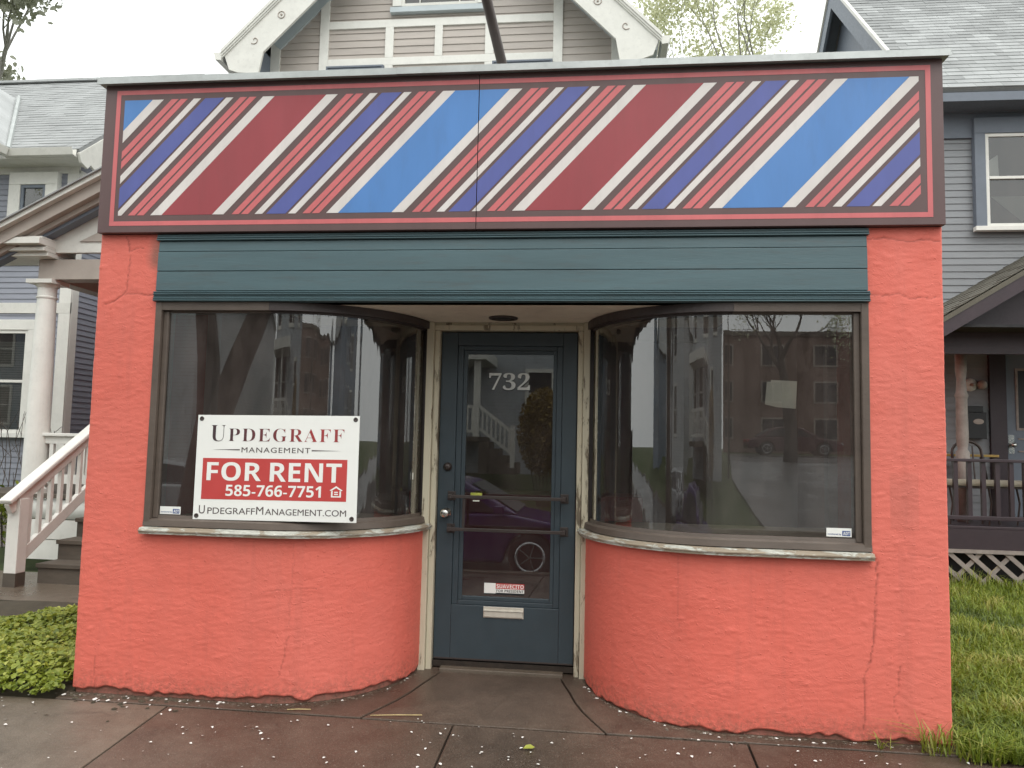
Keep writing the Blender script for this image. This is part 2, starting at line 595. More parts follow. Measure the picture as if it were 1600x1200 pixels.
M['spring_leaf'] = leaf_material("spring_leaf", [(0.46, 0.48, 0.28), (0.62, 0.63, 0.42), (0.76, 0.76, 0.58)], 0.6)
M['dull_leaf'] = leaf_material("dull_leaf", [(0.24, 0.25, 0.17), (0.36, 0.37, 0.28), (0.50, 0.50, 0.42)], 0.5)
M['amber_leaf'] = leaf_material("amber_leaf", [(0.10, 0.06, 0.012), (0.20, 0.13, 0.02), (0.33, 0.23, 0.05)], 0.3)
M['brick'] = paint("brick", (0.20, 0.13, 0.105), 0.8, 0.25, 9, 0.3, 40)
M['purple_car'] = paint("purple_car_paint", (0.050, 0.022, 0.11), 0.16, 0.05, 2, 0.0)
M['maroon_car'] = paint("dark_red_car_paint", (0.07, 0.012, 0.016), 0.16, 0.05, 2, 0.0)
M['silver_car'] = paint("silver_car_paint", (0.42, 0.43, 0.44), 0.2, 0.05, 2, 0.0, metal=0.4)
M['rubber'] = paint("tyre_rubber", (0.018, 0.018, 0.018), 0.8, 0.1, 20, 0.2)
M['alloy'] = paint("alloy_wheel", (0.55, 0.55, 0.56), 0.3, 0.05, 5, 0.0, metal=0.9)
M['lamp_red'] = paint("tail_lamp_lens", (0.35, 0.01, 0.01), 0.2, 0.05, 5, 0.0)
M['lamp_clear'] = paint("headlamp_lens", (0.55, 0.56, 0.57), 0.12, 0.05, 5, 0.0)
M['cushion'] = paint("cream_cushion", (0.46, 0.41, 0.32), 0.9, 0.1, 9, 0.25, 40)
M['yellow_wood'] = paint("yellow_table_top", (0.36, 0.23, 0.055), 0.5, 0.15, 8, 0.1)
M['print_white'] = paint("sign_sheet_white", (0.83, 0.83, 0.79), 0.42, 0.03, 3, 0.0)
M['print_red'] = paint("print_red", (0.52, 0.060, 0.055), 0.42, 0.04, 3, 0.0)
M['print_dark'] = paint("print_dark_grey", (0.075, 0.055, 0.055), 0.5, 0.05, 3, 0.0)
M['print_blue'] = paint("print_blue", (0.03, 0.07, 0.24), 0.4, 0.03, 3, 0.0)
M['print_black'] = paint("print_black", (0.012, 0.012, 0.014), 0.45, 0.05, 3, 0.0)
M['paper'] = paint("notice_paper", (0.62, 0.60, 0.52), 0.8, 0.06, 9, 0.1)
M['silver_leaf'] = paint("silver_numeral", (0.60, 0.60, 0.57), 0.45, 0.1, 40, 0.05)

def grad_print():
    t = NT("print_maroon_gradient")
    x = t.n.new("ShaderNodeSeparateXYZ")
    t.l.new(t.pos(), x.inputs[0])
    mr = t.n.new("ShaderNodeMapRange")
    mr.inputs[1].default_value = -1.52
    mr.inputs[2].default_value = -0.78
    t.l.new(x.outputs[0], mr.inputs[0])
    t.base(t.ramp(mr.outputs[0], [(0.05, (0.055, 0.030, 0.035)), (0.45, (0.16, 0.030, 0.035)), (0.75, (0.36, 0.045, 0.045)), (1.0, (0.30, 0.05, 0.05))]))
    t.rough(0.45)
    return t.m
M['print_grad'] = grad_print()

# ------------------------------------------------------------------ ground, road, pavement
def zwalk(y):
    return 0.07 * y if y < 0 else 0.045 * y

GP = [(320, -0.25), (5.3, -0.10), (0.0, -0.05), (-5.25, -0.43), (-5.35, -0.78), (-14.2, -0.78), (-14.3, -0.66), (-16.0, -0.30), (-22, 0.95), (-60, 1.25), (-320, 1.5)]
mb = MB()
xs = [-320, -60, -20, 0, 20, 60, 320]
vv = [(x, y, z) for y, z in GP for x in xs]
n = len(xs)
mb.add(vv, [(j * n + i, (j + 1) * n + i, (j + 1) * n + i + 1, j * n + i + 1) for j in range(len(GP) - 1) for i in range(n - 1)])
ground = tag(mb.build("ground", M['turf'], fix=False), "dark green and earthy ground stretching to the horizon", kind='structure')

mb = MB()
mb.add([(-150, -5.36, -0.56), (150, -5.36, -0.56), (150, -9.7, -0.48), (-150, -9.7, -0.48), (-150, -14.2, -0.56), (150, -14.2, -0.56)], [(0, 3, 2, 1), (3, 4, 5, 2)])
tag(mb.build("road", M['asphalt'], fix=False), "wet grey asphalt street in front of the shop", kind='structure')
mb = MB()
mb.add([(4.5, -14.2, -0.555), (17, -14.2, -0.555), (17, -16, -0.26), (4.5, -16, -0.26), (17, -22, 0.99), (4.5, -22, 0.99), (17, -40, 1.13), (4.5, -40, 1.13), (40, -40, 1.13), (-10, -40, 1.13), (40, -32, 1.07), (-10, -32, 1.07)],
       [(0, 1, 2, 3), (3, 2, 4, 5), (5, 4, 6, 7)])
tag(mb.build("side_road", M['asphalt'], fix=False), "paved side street running away opposite the shop", kind='structure')
for yy, nm in ((-5.30, "kerb"), (-14.26, "kerb")):
    mb = MB()
    mb.box(-150, 150, yy - 0.06, yy + 0.09, -0.8, zwalk(-5.2) if yy > -10 else -0.42)
    tag(mb.build(nm, M['concrete_pale'], bevel=0.015), kind='structure')

def slab(poly, parent, mat, thick=0.07, dz=0.0, zf=zwalk):
    mb = MB()
    mb.prism(poly, lambda x, y: (x, y, zf(y) + dz), lambda x, y: (x, y, zf(y) + dz - thick))
    return mb.build("slab", mat, parent, bevel=0.004)

mb = MB()
mb.add([(-30, -5.2, zwalk(-5.2) - .02), (30, -5.2, zwalk(-5.2) - .02), (30, -0.07, -0.024), (-30, -0.07, -0.024), (-30, 0.9, -0.012), (30, 0.9, -0.012)], [(0, 1, 2, 3)])
mb.add([(-2.2, -0.07, -0.024), (2.2, -0.07, -0.024), (2.2, 0.8, 0.0), (-2.2, 0.8, 0.0)], [(0, 1, 2, 3)])
walk = tag(mb.build("sidewalk", M['joint'], fix=False), "wet brown concrete sidewalk of large slabs before the shop", kind='structure')
JX = [-9.24, -7.72, -6.20, -4.68, -3.17, -1.66, -0.14, 1.295, 2.80, 4.32, 5.84, 7.36, 8.9]
JY = [-0.085, -1.62, -3.2, -4.8]
for j in range(3):
    for i in range(len(JX) - 1):
        g = 0.0045
        a, b, c, d = JX[i] + g, JX[i + 1] - g, JY[j] - g, JY[j + 1] + g
        dz = random.uniform(-0.003, 0.003)
        o = slab([(a, d), (b, d), (b, c), (a, c)], walk, M['concrete'] if j > 0 or -2 < JX[i] < 2.5 else M['concrete_pale'], dz=dz)
# apron in the recess: border pieces either side of a tooled, curving groove
arcp = [(-1.24 + 0.735 * math.sin(t), 0.75 - 0.735 * math.cos(t)) for t in np.linspace(0, math.pi / 2, 16)]
groove = [(-0.36, 0.655), (-0.385, 0.56), (-0.42, 0.44), (-0.455, 0.30), (-0.50, 0.17), (-0.56, 0.04), (-0.62, -0.078)]
slab([(p[0] + 0.005, p[1]) for p in groove] + [(-p[0] - 0.005, p[1]) for p in reversed(groove)], walk, M['concrete'])
for s in (1, -1):
    pts = [(p[0] - 0.005, p[1]) for p in groove] + [(-2.30, -0.078), (-2.30, 0.03)] + arcp + [(-0.50, 0.80), (-0.38, 0.80)]
    pts = [(p[0] * s, p[1]) for p in pts]
    slab(pts if s == 1 else pts[::-1], walk, M['concrete'], dz=0.002)
o = slab([(-0.372, 0.663), (0.372, 0.663), (0.372, 0.79), (-0.372, 0.79)], walk, M['concrete_pale'], dz=0.018)
o.name = "threshold_slab"

mb = MB()
mb.add([(-9, 2.05, 0.002), (-2.4, 2.05, 0.002), (-2.4, 3.3, 0.004), (-9, 3.3, 0.004)], [(0, 1, 2, 3)])
tag(mb.build("garden_path", M['concrete_pale'], fix=False), "damp concrete path at the foot of the white porch steps", kind='structure')
# lawns as gently uneven sheets
def sheet(name, x0, x1, y0, y1, nx, ny, zf, mat, label):
    X, Y = np.meshgrid(np.linspace(x0, x1, nx), np.linspace(y0, y1, ny))
    Z = zf(X, Y)
    v = np.stack([X.ravel(), Y.ravel(), Z.ravel()], 1).tolist()
    f = [(j * nx + i, j * nx + i + 1, (j + 1) * nx + i + 1, (j + 1) * nx + i) for j in range(ny - 1) for i in range(nx - 1)]
    me = bpy.data.meshes.new(name)
    me.from_pydata(v, [], f)
    me.materials.append(mat)
    me.polygons.foreach_set("use_smooth", [True] * len(f))
    o = bpy.data.objects.new(name, me)
    COL.objects.link(o)
    return tag(o, label, kind='structure')
def zlawn(X, Y):
    return -0.012 * np.maximum(Y, 0) + 0.012 * vnoise(X * 1.3 + 9, Y * 1.3 + 40, 5) + np.where(Y < 0, 0.07 * Y, 0) + 0.015
sheet("lawn", 2.28, 9.5, -0.14, 5.6, 60, 48, zlawn, M['turf'], "grassy lawn between the coral wall and the plum porch")
def zbed(X, Y):
    return np.where(Y < 0, 0.07 * Y - 0.03, 0.005 + 0.02 * vnoise(X * 2 + 70, Y * 2 + 9, 6))
sheet("garden_bed", -9.0, -2.28, -0.12, 2.04, 50, 24, zbed, M['soil'], "planted bed left of the coral wall")

# ------------------------------------------------------------------ the shop
shop = thing("shop_building", (0, 0.8, 0), "low coral stucco shop with curved display windows and a recessed teal door", "building")

def wall_points(step):
    """plan line of the left front wall: (x, y, nx, ny, s)"""
    pts = []
    for y in np.arange(0.30, 0.012, -0.02):
        pts.append((-2.265, y, -1, 0))
    for t in np.linspace(0, math.pi / 2, 5):
        pts.append((-2.253 - 0.012 * math.cos(t), 0.012 - 0.012 * math.sin(t), -math.cos(t), -math.sin(t)))
    for x in np.arange(-2.253 + step, -1.24, step):
        pts.append((x, 0.0, 0, -1))
    for t in np.arange(0, math.pi / 2, step / 0.75):
        pts.append((-1.24 + 0.75 * math.sin(t), 0.75 - 0.75 * math.cos(t), math.sin(t), -math.cos(t)))
    for y in (0.75, 0.77, 0.80):
        pts.append((-0.49, y, 1, 0))
    return np.array(pts)

def seg_dist(px, pz, line):
    d = np.full(px.shape, 9.0)
    for (ax, az), (bx, bz) in zip(line[:-1], line[1:]):
        vx, vz = bx - ax, bz - az
        t = np.clip(((px - ax) * vx + (pz - az) * vz) / (vx * vx + vz * vz), 0, 1)
        d = np.minimum(d, np.hypot(px - ax - t * vx, pz - az - t * vz))
    return d

# cracks given by (along the wall from the outer corner, height), width, strength
CR_L = [([(0.145, 2.52), (0.165, 2.46), (0.172, 2.41), (0.168, 2.28), (0.160, 2.21), (0.145, 2.19), (0.095, 2.155), (0.04, 2.135)], 0.0035, 1.0),
        ([(0.172, 2.44), (0.205, 2.455), (0.25, 2.458)], 0.003, 0.8), ([(0.155, 2.195), (0.23, 2.193), (0.28, 2.186), (0.33, 2.19)], 0.003, 0.9),
        ([(1.20, 0.84), (1.205, 0.70), (1.19, 0.52), (1.20, 0.40)], 0.004, 0.35), ([(1.19, 0.35), (1.17, 0.22), (1.15, 0.14)], 0.003, 0.7),
        ([(0.115, 0.20), (0.112, 0.12), (0.12, 0.03)], 0.003, 0.7), ([(0.30, 0.12), (0.305, 0.08)], 0.003, 0.6), ([(1.05, 0.585), (1.22, 0.60), (1.36, 0.606)], 0.0025, 0.5)]
CR_R = [([(0.345, 0.905), (0.325, 0.86), (0.330, 0.70), (0.340, 0.55), (0.352, 0.44), (0.362, 0.38), (0.380, 0.335), (0.392, 0.315), (0.388, 0.23), (0.394, 0.12), (0.398, 0.0)], 0.0042, 1.0),
        ([(0.225, 0.37), (0.238, 0.25), (0.255, 0.21), (0.245, 0.16), (0.215, 0.09), (0.17, 0.085)], 0.003, 0.75),
        ([(0.36, 2.19), (0.27, 2.188), (0.20, 2.195), (0.14, 2.168), (0.07, 2.17), (0.0, 2.178)], 0.003, 0.8),
        ([(0.35, 2.47), (0.27, 2.485), (0.16, 2.462), (0.07, 2.47), (0.0, 2.46)], 0.004, 0.9),
        ([(1.28, 0.85), (1.285, 0.72), (1.28, 0.5)], 0.003, 0.4), ([(0.36, 0.92), (0.2, 0.905), (0.02, 0.90)], 0.003, 0.35), ([(1.55, 0.30), (1.50, 0.24), (1.46, 0.23)], 0.003, 0.6)]

def stucco_wall(side, cracks, seed):
    P = wall_points(0.0075)
    ds = np.hypot(np.diff(P[:, 0]), np.diff(P[:, 1]))
    s = np.concatenate([[0], np.cumsum(ds)])
    s -= s[np.argmin(np.abs(P[:, 0] + 2.253) + np.abs(P[:, 1]))]
    zs = np.unique(np.round(np.concatenate([np.arange(-0.10, 0.876, 0.006), np.arange(0.876, 2.545, 0.0065)]), 4))
    ns, nz = len(s), len(zs)
    S, Z = np.meshgrid(s, zs, indexing='ij')
    X = np.repeat(P[:, 0:1], nz, 1)
    Y = np.repeat(P[:, 1:2], nz, 1)
    NX = np.repeat(P[:, 2:3], nz, 1)
    NY = np.repeat(P[:, 3:4], nz, 1)
    wz = Z + 0.05 * vnoise(S * 3, Z * 3, seed + 1) + 0.015 * vnoise(S * 11, Z * 11, seed + 2)
    d = 0.0022 * vnoise(S * 5, wz * 9, seed) + 0.0009 * vnoise(S * 14, wz * 50, seed + 3) + 0.0017 * vnoise(S * 34, wz * 110, seed + 4)
    bl = vnoise(S * 26 + 3, Z * 26, seed + 8)
    d += 0.0030 * np.clip(bl - 0.36, 0, 1) * 6
    crack = np.zeros_like(S)
    wob = 0.010 * vnoise(S * 40, Z * 40, seed + 5) + 0.006 * vnoise(S * 90, Z * 90, seed + 6)
    for line, w, st in cracks:
        dist = seg_dist(S + wob, Z + wob, line)
        k = np.clip(1 - dist / (w * 1.5), 0, 1) * st
        crack = np.maximum(crack, k)
        d += 0.0016 * np.clip(1 - dist / 0.035, 0, 1) * (np.sign(vnoise(S * 2, Z * 2, 77)) * 0.5 + 0.5)
    d -= 0.004 * crack
    gz = np.where(Y < 0, 0.07 * Y, 0.045 * Y)
    h = Z - gz
    stain = np.zeros_like(S)
    if side < 0:
        stain = np.maximum(stain, 0.85 * np.clip(1 - np.hypot((S - 0.345) / 0.085, (Z - 2.42) / 0.13), 0, 1) ** 0.7 * (0.7 + 0.9 * vnoise(S * 22, Z * 22, 31)))
        stain = np.maximum(stain, 0.10 * np.clip(vnoise(S * 1.8, Z * 1.1, 33) * 2 + 0.1, 0, 1))
    else:
        stain = np.maximum(stain, 0.17 * ((np.abs(S - 0.19) < 0.07) * (np.abs(Z - 1.16) < 0.14)) * (0.7 + vnoise(S * 9, Z * 9, 35)))
        stain = np.maximum(stain, 0.10 * np.clip(vnoise(S * 2.1, Z * 1.3, 36) * 2 - 0.1, 0, 1))
    stain = np.clip(stain, 0, 1)
    grime = np.clip(1 - h / 0.16, 0, 1) ** 1.5 * 0.9 + 0.10 * np.clip(1 - h / 0.5, 0, 1)
    # chipped foot of the wall: ragged pieces are missing just above the pavement
    chip = (0.030 if side < 0 else 0.014) + 0.035 * vnoise(S * 7, Z * 0 + 3, seed + 11) + 0.02 * vnoise(S * 23, Z * 0 + 8, seed + 12)
    if side < 0:
        chip += 0.030 * np.clip(1 - np.abs(S - 0.22) / 0.15, 0, 1)
    inn = np.clip((chip - h) / 0.008, 0, 1)
    d -= 0.016 * inn
    grime = np.maximum(grime, inn * 1.0)
    stain = np.maximum(stain, inn * 0.75)
    X2, Y2 = X + NX * d, Y + NY * d
    idx = np.arange(ns * nz).reshape(ns, nz)
    a, b, c, e = idx[:-1, :-1], idx[1:, :-1], idx[1:, 1:], idx[:-1, 1:]
    keep = ~((X[1:, 1:] > -1.900) & (Z[:-1, :-1] > 0.872))
    q = np.stack([a[keep], b[keep], c[keep], e[keep]], 1)
    if side > 0:
        X2 = -X2
        q = q[:, ::-1]
    org = wloc(shop)
    v = np.stack([X2.ravel() - org[0], Y2.ravel() - org[1], Z.ravel() - org[2]], 1)
    used = np.zeros(len(v), bool)
    used[q.ravel()] = True
    remap = np.cumsum(used) - 1
    me = bpy.data.meshes.new("front_wall")
    me.from_pydata(v[used].tolist(), [], remap[q].tolist())
    for nm, arr in (("crack", crack * 0.75), ("stain", stain), ("grime", np.clip(grime, 0, 1))):
        at = me.attributes.new(nm, 'FLOAT', 'POINT')
        at.data.foreach_set("value", arr.ravel()[used].astype(np.float32))
    me.materials.append(M['stucco'])
    me.polygons.foreach_set("use_smooth", [True] * len(me.polygons))
    me.update()
    o = bpy.data.objects.new("front_wall", me)
    COL.objects.link(o)
    o.parent = shop
    return o

stucco_wall(-1, CR_L, 100)["label"] = "coral stucco under the left window, curving in to the door"
stucco_wall(1, CR_R, 200)["label"] = "coral stucco under the right window with a long vertical crack"

# shell behind the front
for s in (-1, 1):
    mb = MB()
    mb.box(s * 2.262, s * 2.02, 0.24, 6.2, -0.2, 3.36)
    o = mb.build("side_wall", M['stucco'], shop)
for s in (-1, 1):
    mb = MB(); mb.box(s * 2.019, s * 2.0, 0.705, 5.99, 0.05, 2.75); mb.build("inner_wall", M['inner_dark'], shop)
mb = MB(); mb.box(-2.02, 2.02, 6.0, 6.2, -0.2, 3.36); mb.build("back_wall", M['inner_dark'], shop)
mb = MB(); mb.box(-2.25, 2.25, 0.02, 6.2, 3.36, 3.38); mb.build("roof", M['zinc'], shop)
mb = MB(); mb.box(-2.02, 2.02, 0.10, 0.55, 2.20, 3.36); mb.build("header_wall", M['inner_dark'], shop)
mb = MB(); mb.box(-2.02, 2.02, 0.55, 6.0, 2.75, 2.80); mb.build("ceiling", M['inner_dark'], shop)
mb = MB(); mb.box(-2.02, 2.02, 0.81, 6.0, 0.0, 0.05); mb.build("shop_floor", M['inner_dark'], shop)
mb = MB()
mb.box(-0.54, 0.54, 0.80, 0.86, 2.15, 2.76)
mb.box(-1.5, -0.47, 0.80, 0.82, 2.2, 2.76); mb.box(0.47, 1.5, 0.80, 0.82, 2.2, 2.76)
mb.build("transom_wall", M['inner_dark'], shop)
for s in (-1, 1):
    # the display bay inside each window
    mb = MB(); mb.box(s * 2.02, s * 1.93, 0.10, 0.62, 0.90, 2.30)
    mb.build("bay_side", M['inner_red'], shop)
    mb = MB(); mb.box(s * 2.02, s * 1.88, 0.622, 0.704, 0.90, 2.75)
    mb.build("bay_post", M['inner_grey'], shop)
    pl = [(-1.93, 0.06)] + [(-1.24 + 0.70 * math.sin(t), 0.75 - 0.70 * math.cos(t)) for t in np.linspace(0, math.pi / 2, 14)] + [(-0.55, 0.90), (-1.93, 0.90)]
    mb = MB()
    mb.prism([(-s * p[0], p[1]) for p in pl], lambda x, y: (x, y, 0.932), lambda x, y: (x, y, 0.895))
    mb.build("display_shelf", M['shelf'], shop)
    mb = MB(); mb.box(s * 1.93, s * 0.56, 0.90, 0.93, 0.0, 0.93)
    mb.build("shelf_front", M['inner_dark'], shop)
mb = MB(); mb.box(-0.9, 0.9, 1.9, 2.4, 0.05, 1.02); mb.build("added_red_block", M['inner_red'], shop, bevel=0.01)  # added block, gives the lower door glass its dark red tone
mb = MB(); mb.box(1.30, 1.90, 1.40, 1.44, 0.05, 2.75)
mb.build("partition", M['inner_grey'], shop)

def bay_path(side, x_start=-1.905, y_end=0.70, step=0.05, x_stop=None):
    P = []
    if x_start < -1.24:
        for x in np.linspace(x_start, -1.24 if x_stop is None else x_stop, 6)[:-1 if x_stop is None else None]:
            P.append((x, 0.0, 0, -1))
    if x_stop is None:
        t0 = 0 if x_start <= -1.24 else math.asin((x_start + 1.24) / 0.75)
        t1 = math.acos((0.75 - y_end) / 0.75)
        for t in np.linspace(t0, t1, 30):
            P.append((-1.24 + 0.75 * math.sin(t), 0.75 - 0.75 * math.cos(t), math.sin(t), -math.cos(t)))
    return [(-side * x, y, -side * nx, ny) for x, y, nx, ny in P]

def sweep(mb, path, prof):
    """prof: closed polygon of (offset outward, z)"""
    m = len(prof)
    v = [(x + nx * o, y + ny * o, z) for x, y, nx, ny in path for o, z in prof]
    f = []
    for i in range(len(path) - 1):
        for k in range(m):
            a, b = i * m + k, i * m + (k + 1) % m
            f.append((a, b, b + m, a + m))
    f.append(tuple(range(m)))
    f.append(tuple(range(len(v) - 1, len(v) - m - 1, -1)))
    return mb.add(v, f)

for s, lr in ((-1, "left"), (1, "right")):
    win = bpy.data.objects.new("display_window", None)
    COL.objects.link(win)
    win.parent = shop
    win["label"] = "bent-glass display window " + ("behind the for-rent sheet" if s < 0 else "with a taped paper notice")
    mb = MB(); sweep(mb, bay_path(s, y_end=0.715), [(0.043, 0.872), (0.046, 0.890), (0.040, 0.905), (-0.10, 0.914), (-0.10, 0.872)])
    mb.build("sill", M['sill'], win)
    mb = MB(); sweep(mb, bay_path(s, y_end=0.712), [(0.047, 0.884), (0.051, 0.887), (0.051, 0.893), (0.046, 0.896)])
    mb.build("sill_bead", M['sill'], win)
    mb = MB(); sweep(mb, bay_path(s), [(0.012, 0.912), (0.006, 0.944), (-0.012, 0.951), (-0.09, 0.951), (-0.09, 0.912)])
    mb.build("bottom_rail", M['frame'], win)
    mb = MB(); sweep(mb, bay_path(s), [(-0.022, 0.951), (-0.026, 0.968), (-0.038, 0.970), (-0.038, 0.951)])
    mb.build("glazing_bead", M['frame'], win)
    # flat part of the head
    mb = MB(); sweep(mb, bay_path(s, x_stop=-1.245), [(0.004, 2.104), (0.004, 2.1485), (-0.09, 2.1485), (-0.09, 2.092), (-0.026, 2.092), (-0.026, 2.104)])
    mb.build("head", M['frame'], win)
    mb = MB(); sweep(mb, bay_path(s, x_start=-1.244, y_end=0.72), [(0.004, 2.104), (0.004, 2.1485), (-0.09, 2.1485), (-0.09, 2.092), (-0.026, 2.092), (-0.026, 2.104)])
    mb.build("curved_head", M['shaded_dark_frame'], win)  # curved part painted darker, its shading put into the colour
    mb = MB(); mb.box(s * 1.905, s * 1.868, -0.008, 0.10, 0.912, 2.1485)
    mb.build("jamb", M['frame'], win, bevel=0.004)
    mb = MB(); mb.box(s * 1.8675, s * 1.838, 0.016, 0.09, 0.952, 2.10)
    mb.build("jamb_stop", M['frame'], win, bevel=0.004)
    mb = MB(); mb.box(s * 0.505, s * 0.585, 0.695, 0.775, 0.912, 2.148)
    mb.build("end_post", M['shaded_dark_frame'], win, bevel=0.004)
    for q, w in ((0.585, 0.006), (0.66, 0.004)):
        t = math.acos((0.75 - q) / 0.75)
        mb = MB(); px, py = s * (1.24 - 0.70 * math.sin(t)), 0.75 - 0.70 * math.cos(t)
        mb.tube([(px, py, 0.95), (px, py, 2.09)], w, 8)
        mb.build("edge_highlight_strip", M['chrome'], win, smooth=True)  # bright tubes added as the highlights along the glass edge
    # bent pane, one sheet of glass with real thickness in its edge
    P = []
    for x in np.linspace(-1.866, -1.24, 20)[:-1]:
        P.append((x, 0.032))
    tt = np.linspace(0, math.acos((0.75 - 0.715) / 0.75), 420)
    ripple = (0.0016 * vnoise(tt * 14, tt * 0 + 5, 400 + s) + 0.0006 * vnoise(tt * 38, tt * 0 + 5, 410 + s) + 0.00014 * vnoise(tt * 90, tt * 0 + 5, 420 + s)) * smoothstep(tt / 0.35)
    for t, rp in zip(tt, ripple):         # old bent glass is slightly rippled across its curve
        P.append((-1.24 + (0.718 + rp) * math.sin(t), 0.75 - (0.718 + rp) * math.cos(t)))
    P = [(-s * x, y) for x, y in P]
    v = [(x, y, z) for x, y in P for z in (0.953, 2.11)]
    mb = MB(); mb.add(v, [(2 * i, 2 * i + 2, 2 * i + 3, 2 * i + 1) if s < 0 else (2 * i, 2 * i + 1, 2 * i + 3, 2 * i + 2) for i in range(len(P) - 1)])
    mb.build("pane", M['glass'], win, smooth=True, fix=False)

# recess: soffit, lamp, door frame
mb = MB(); mb.box(-1.29, 1.29, 0.02, 0.86, 2.1505, 2.19)
sof = mb.build("soffit", M['soffit'], shop)
mb = MB(); mb.lathe([(0.088, 2.1495), (0.086, 2.142), (0.070, 2.140), (0.066, 2.149)], (-0.01, 0.50, 0), 28)
mb.build("lamp_ring", M['bronze'], sof, smooth=True)
mb = MB(); mb.lathe([(0.064, 2.149), (0.05, 2.143), (0.012, 2.140)], (-0.01, 0.50, 0), 24)
mb.build("lamp_lens", M['black'], sof, smooth=True)
for a, b, y0, y1, nm in ((-0.507, -0.462, 0.658, 0.80, "outer"), (-0.461, -0.428, 0.684, 0.80, "inner"), (0.434, 0.466, 0.684, 0.80, "inner"), (0.467, 0.507, 0.658, 0.80, "outer")):
    mb = MB(); mb.box(a, b, y0, y1, 0.012, 2.149 if nm == "outer" else 2.10)
    mb.build("door_jamb", M['cream_peel'], shop, bevel=0.004)
mb = MB(); mb.box(-0.4615, 0.4665, 0.672, 0.80, 2.1005, 2.1325)
mb.build("door_head", M['cream_peel'], shop, bevel=0.004)
mb = MB(); mb.box(-0.4615, 0.4665, 0.690, 0.80, 2.1335, 2.1495)
mb.build("door_head", M['cream_peel'], shop)
mb = MB(); mb.box(-0.428, 0.434, 0.715, 0.80, 0.045, 0.078)
mb.build("door_sill", M['joint'], shop)

door = bpy.data.objects.new("door", None)
COL.objects.link(door); door.parent = shop
door["label"] = "teal-grey glazed door numbered 732"
def dbox(nm, x0, x1, z0, z1, y0=0.722, y1=0.765, mat='door', bevel=0.003):
    mb = MB(); mb.box(x0, x1, y0, y1, z0, z1)
    return mb.build(nm, M[mat], door, bevel=bevel)
dbox("stile", -0.423, -0.3205, 0.086, 2.093)
dbox("stile", 0.3395, 0.429, 0.086, 2.093)
dbox("top_rail", -0.320, 0.339, 2.0105, 2.093)
dbox("bottom_rail", -0.320, 0.339, 0.086, 0.4145)
dbox("kick_strip", -0.419, 0.425, 0.088, 0.098, 0.7185, 0.7215, 'bronze', 0.001)
for x0, x1, z0, z1 in ((-0.3195, -0.284, 0.4155, 2.0095), (0.303, 0.3385, 0.4155, 2.0095), (-0.2835, 0.3025, 1.982, 2.0095), (-0.2835, 0.3025, 0.4155, 0.442)):
    dbox("moulding", x0, x1, z0, z1, 0.730, 0.76)
for x0, x1, z0, z1 in ((-0.2835, -0.258, 0.4425, 1.9815), (0.28, 0.3025, 0.4425, 1.9815), (-0.2575, 0.2795, 1.957, 1.9815), (-0.2575, 0.2795, 0.4425, 0.467)):
    dbox("moulding", x0, x1, z0, z1, 0.736, 0.755)
mb = MB(); mb.add([(-0.259, 0.745, 0.466), (0.281, 0.745, 0.466), (0.281, 0.745, 1.958), (-0.259, 0.745, 1.958)], [(0, 1, 2, 3)])
mb.build("pane", M['doorglass'], door, fix=False)
for z in (1.074, 0.876):
    mb = MB()
    mb.box(-0.335, 0.362, 0.652, 0.664, z - 0.010, z + 0.010)
    for x in (-0.345, 0.352):
        mb.box(x, x + 0.022, 0.650, 0.7215, z - 0.013, z + 0.013)
        mb.box(x - 0.014, x + 0.036, 0.7175, 0.7218, z - 0.028, z + 0.028)
    mb.build("push_bar", M['bronze'], door, bevel=0.002)
mb = MB(); mb.box(-0.256, -0.240, 0.6645, 0.672, 0.887, 1.063)
mb.build("bar_strap", M['bronze'], door, bevel=0.002)
mb = MB(); mb.box(-0.205, -0.135, 0.6525, 0.662, 1.0845, 1.100)
mb.build("bar_tag", paint("yellow_green_tag", (0.36, 0.38, 0.06), 0.5, 0.3, 60, 0.0), door)
mb = MB(); mb.box(-0.19, -0.15, 0.6515, 0.6522, 1.048, 1.056)
mb.build("bar_tag", M['paper'], door)
mb = MB(); mb.lathe([(0.030, 0), (0.030, 0.008), (0.014, 0.012), (0.013, 0.030), (0.024, 0.038), (0.029, 0.052), (0.027, 0.066), (0.016, 0.074), (0.004, 0.076)], (-0.364, 0.7215, 0.970), 24, 'y')
mb.build("knob", M['chrome'], door, smooth=True)
mb = MB(); mb.lathe([(0.027, 0), (0.026, 0.012), (0.018, 0.018), (0.016, 0.024), (0.006, 0.025)], (-0.364, 0.7215, 1.252), 20, 'y')
mb.build("deadbolt", M['bronze'], door, smooth=True)
mb = MB()
mb.box(-0.119, 0.127, 0.716, 0.7215, 0.346, 0.412)
mb.build("mail_slot", paint("worn_white_metal", (0.60, 0.56, 0.48), 0.4, 0.12, 12, 0.1, metal=0.2), door, bevel=0.002)
mb = MB()
mb.prism([(0.7158, 0.398), (0.703, 0.392), (0.703, 0.388), (0.7158, 0.388)], lambda y, z: (-0.117, y, z), lambda y, z: (0.125, y, z))
mb.box(-0.113, 0.121, 0.7085, 0.7155, 0.353, 0.386)
mb.build("mail_flap", bpy.data.materials["worn_white_metal"], door, bevel=0.0015)
text_part(BOLD("732"), (-0.127, 0.140, 1.729, 1.838), 0.7437, M['print_black'], door, "numeral_shadow")
text_part(BOLD("732"), (-0.122, 0.136, 1.735, 1.842), 0.7425, M['silver_leaf'], door, "numeral")

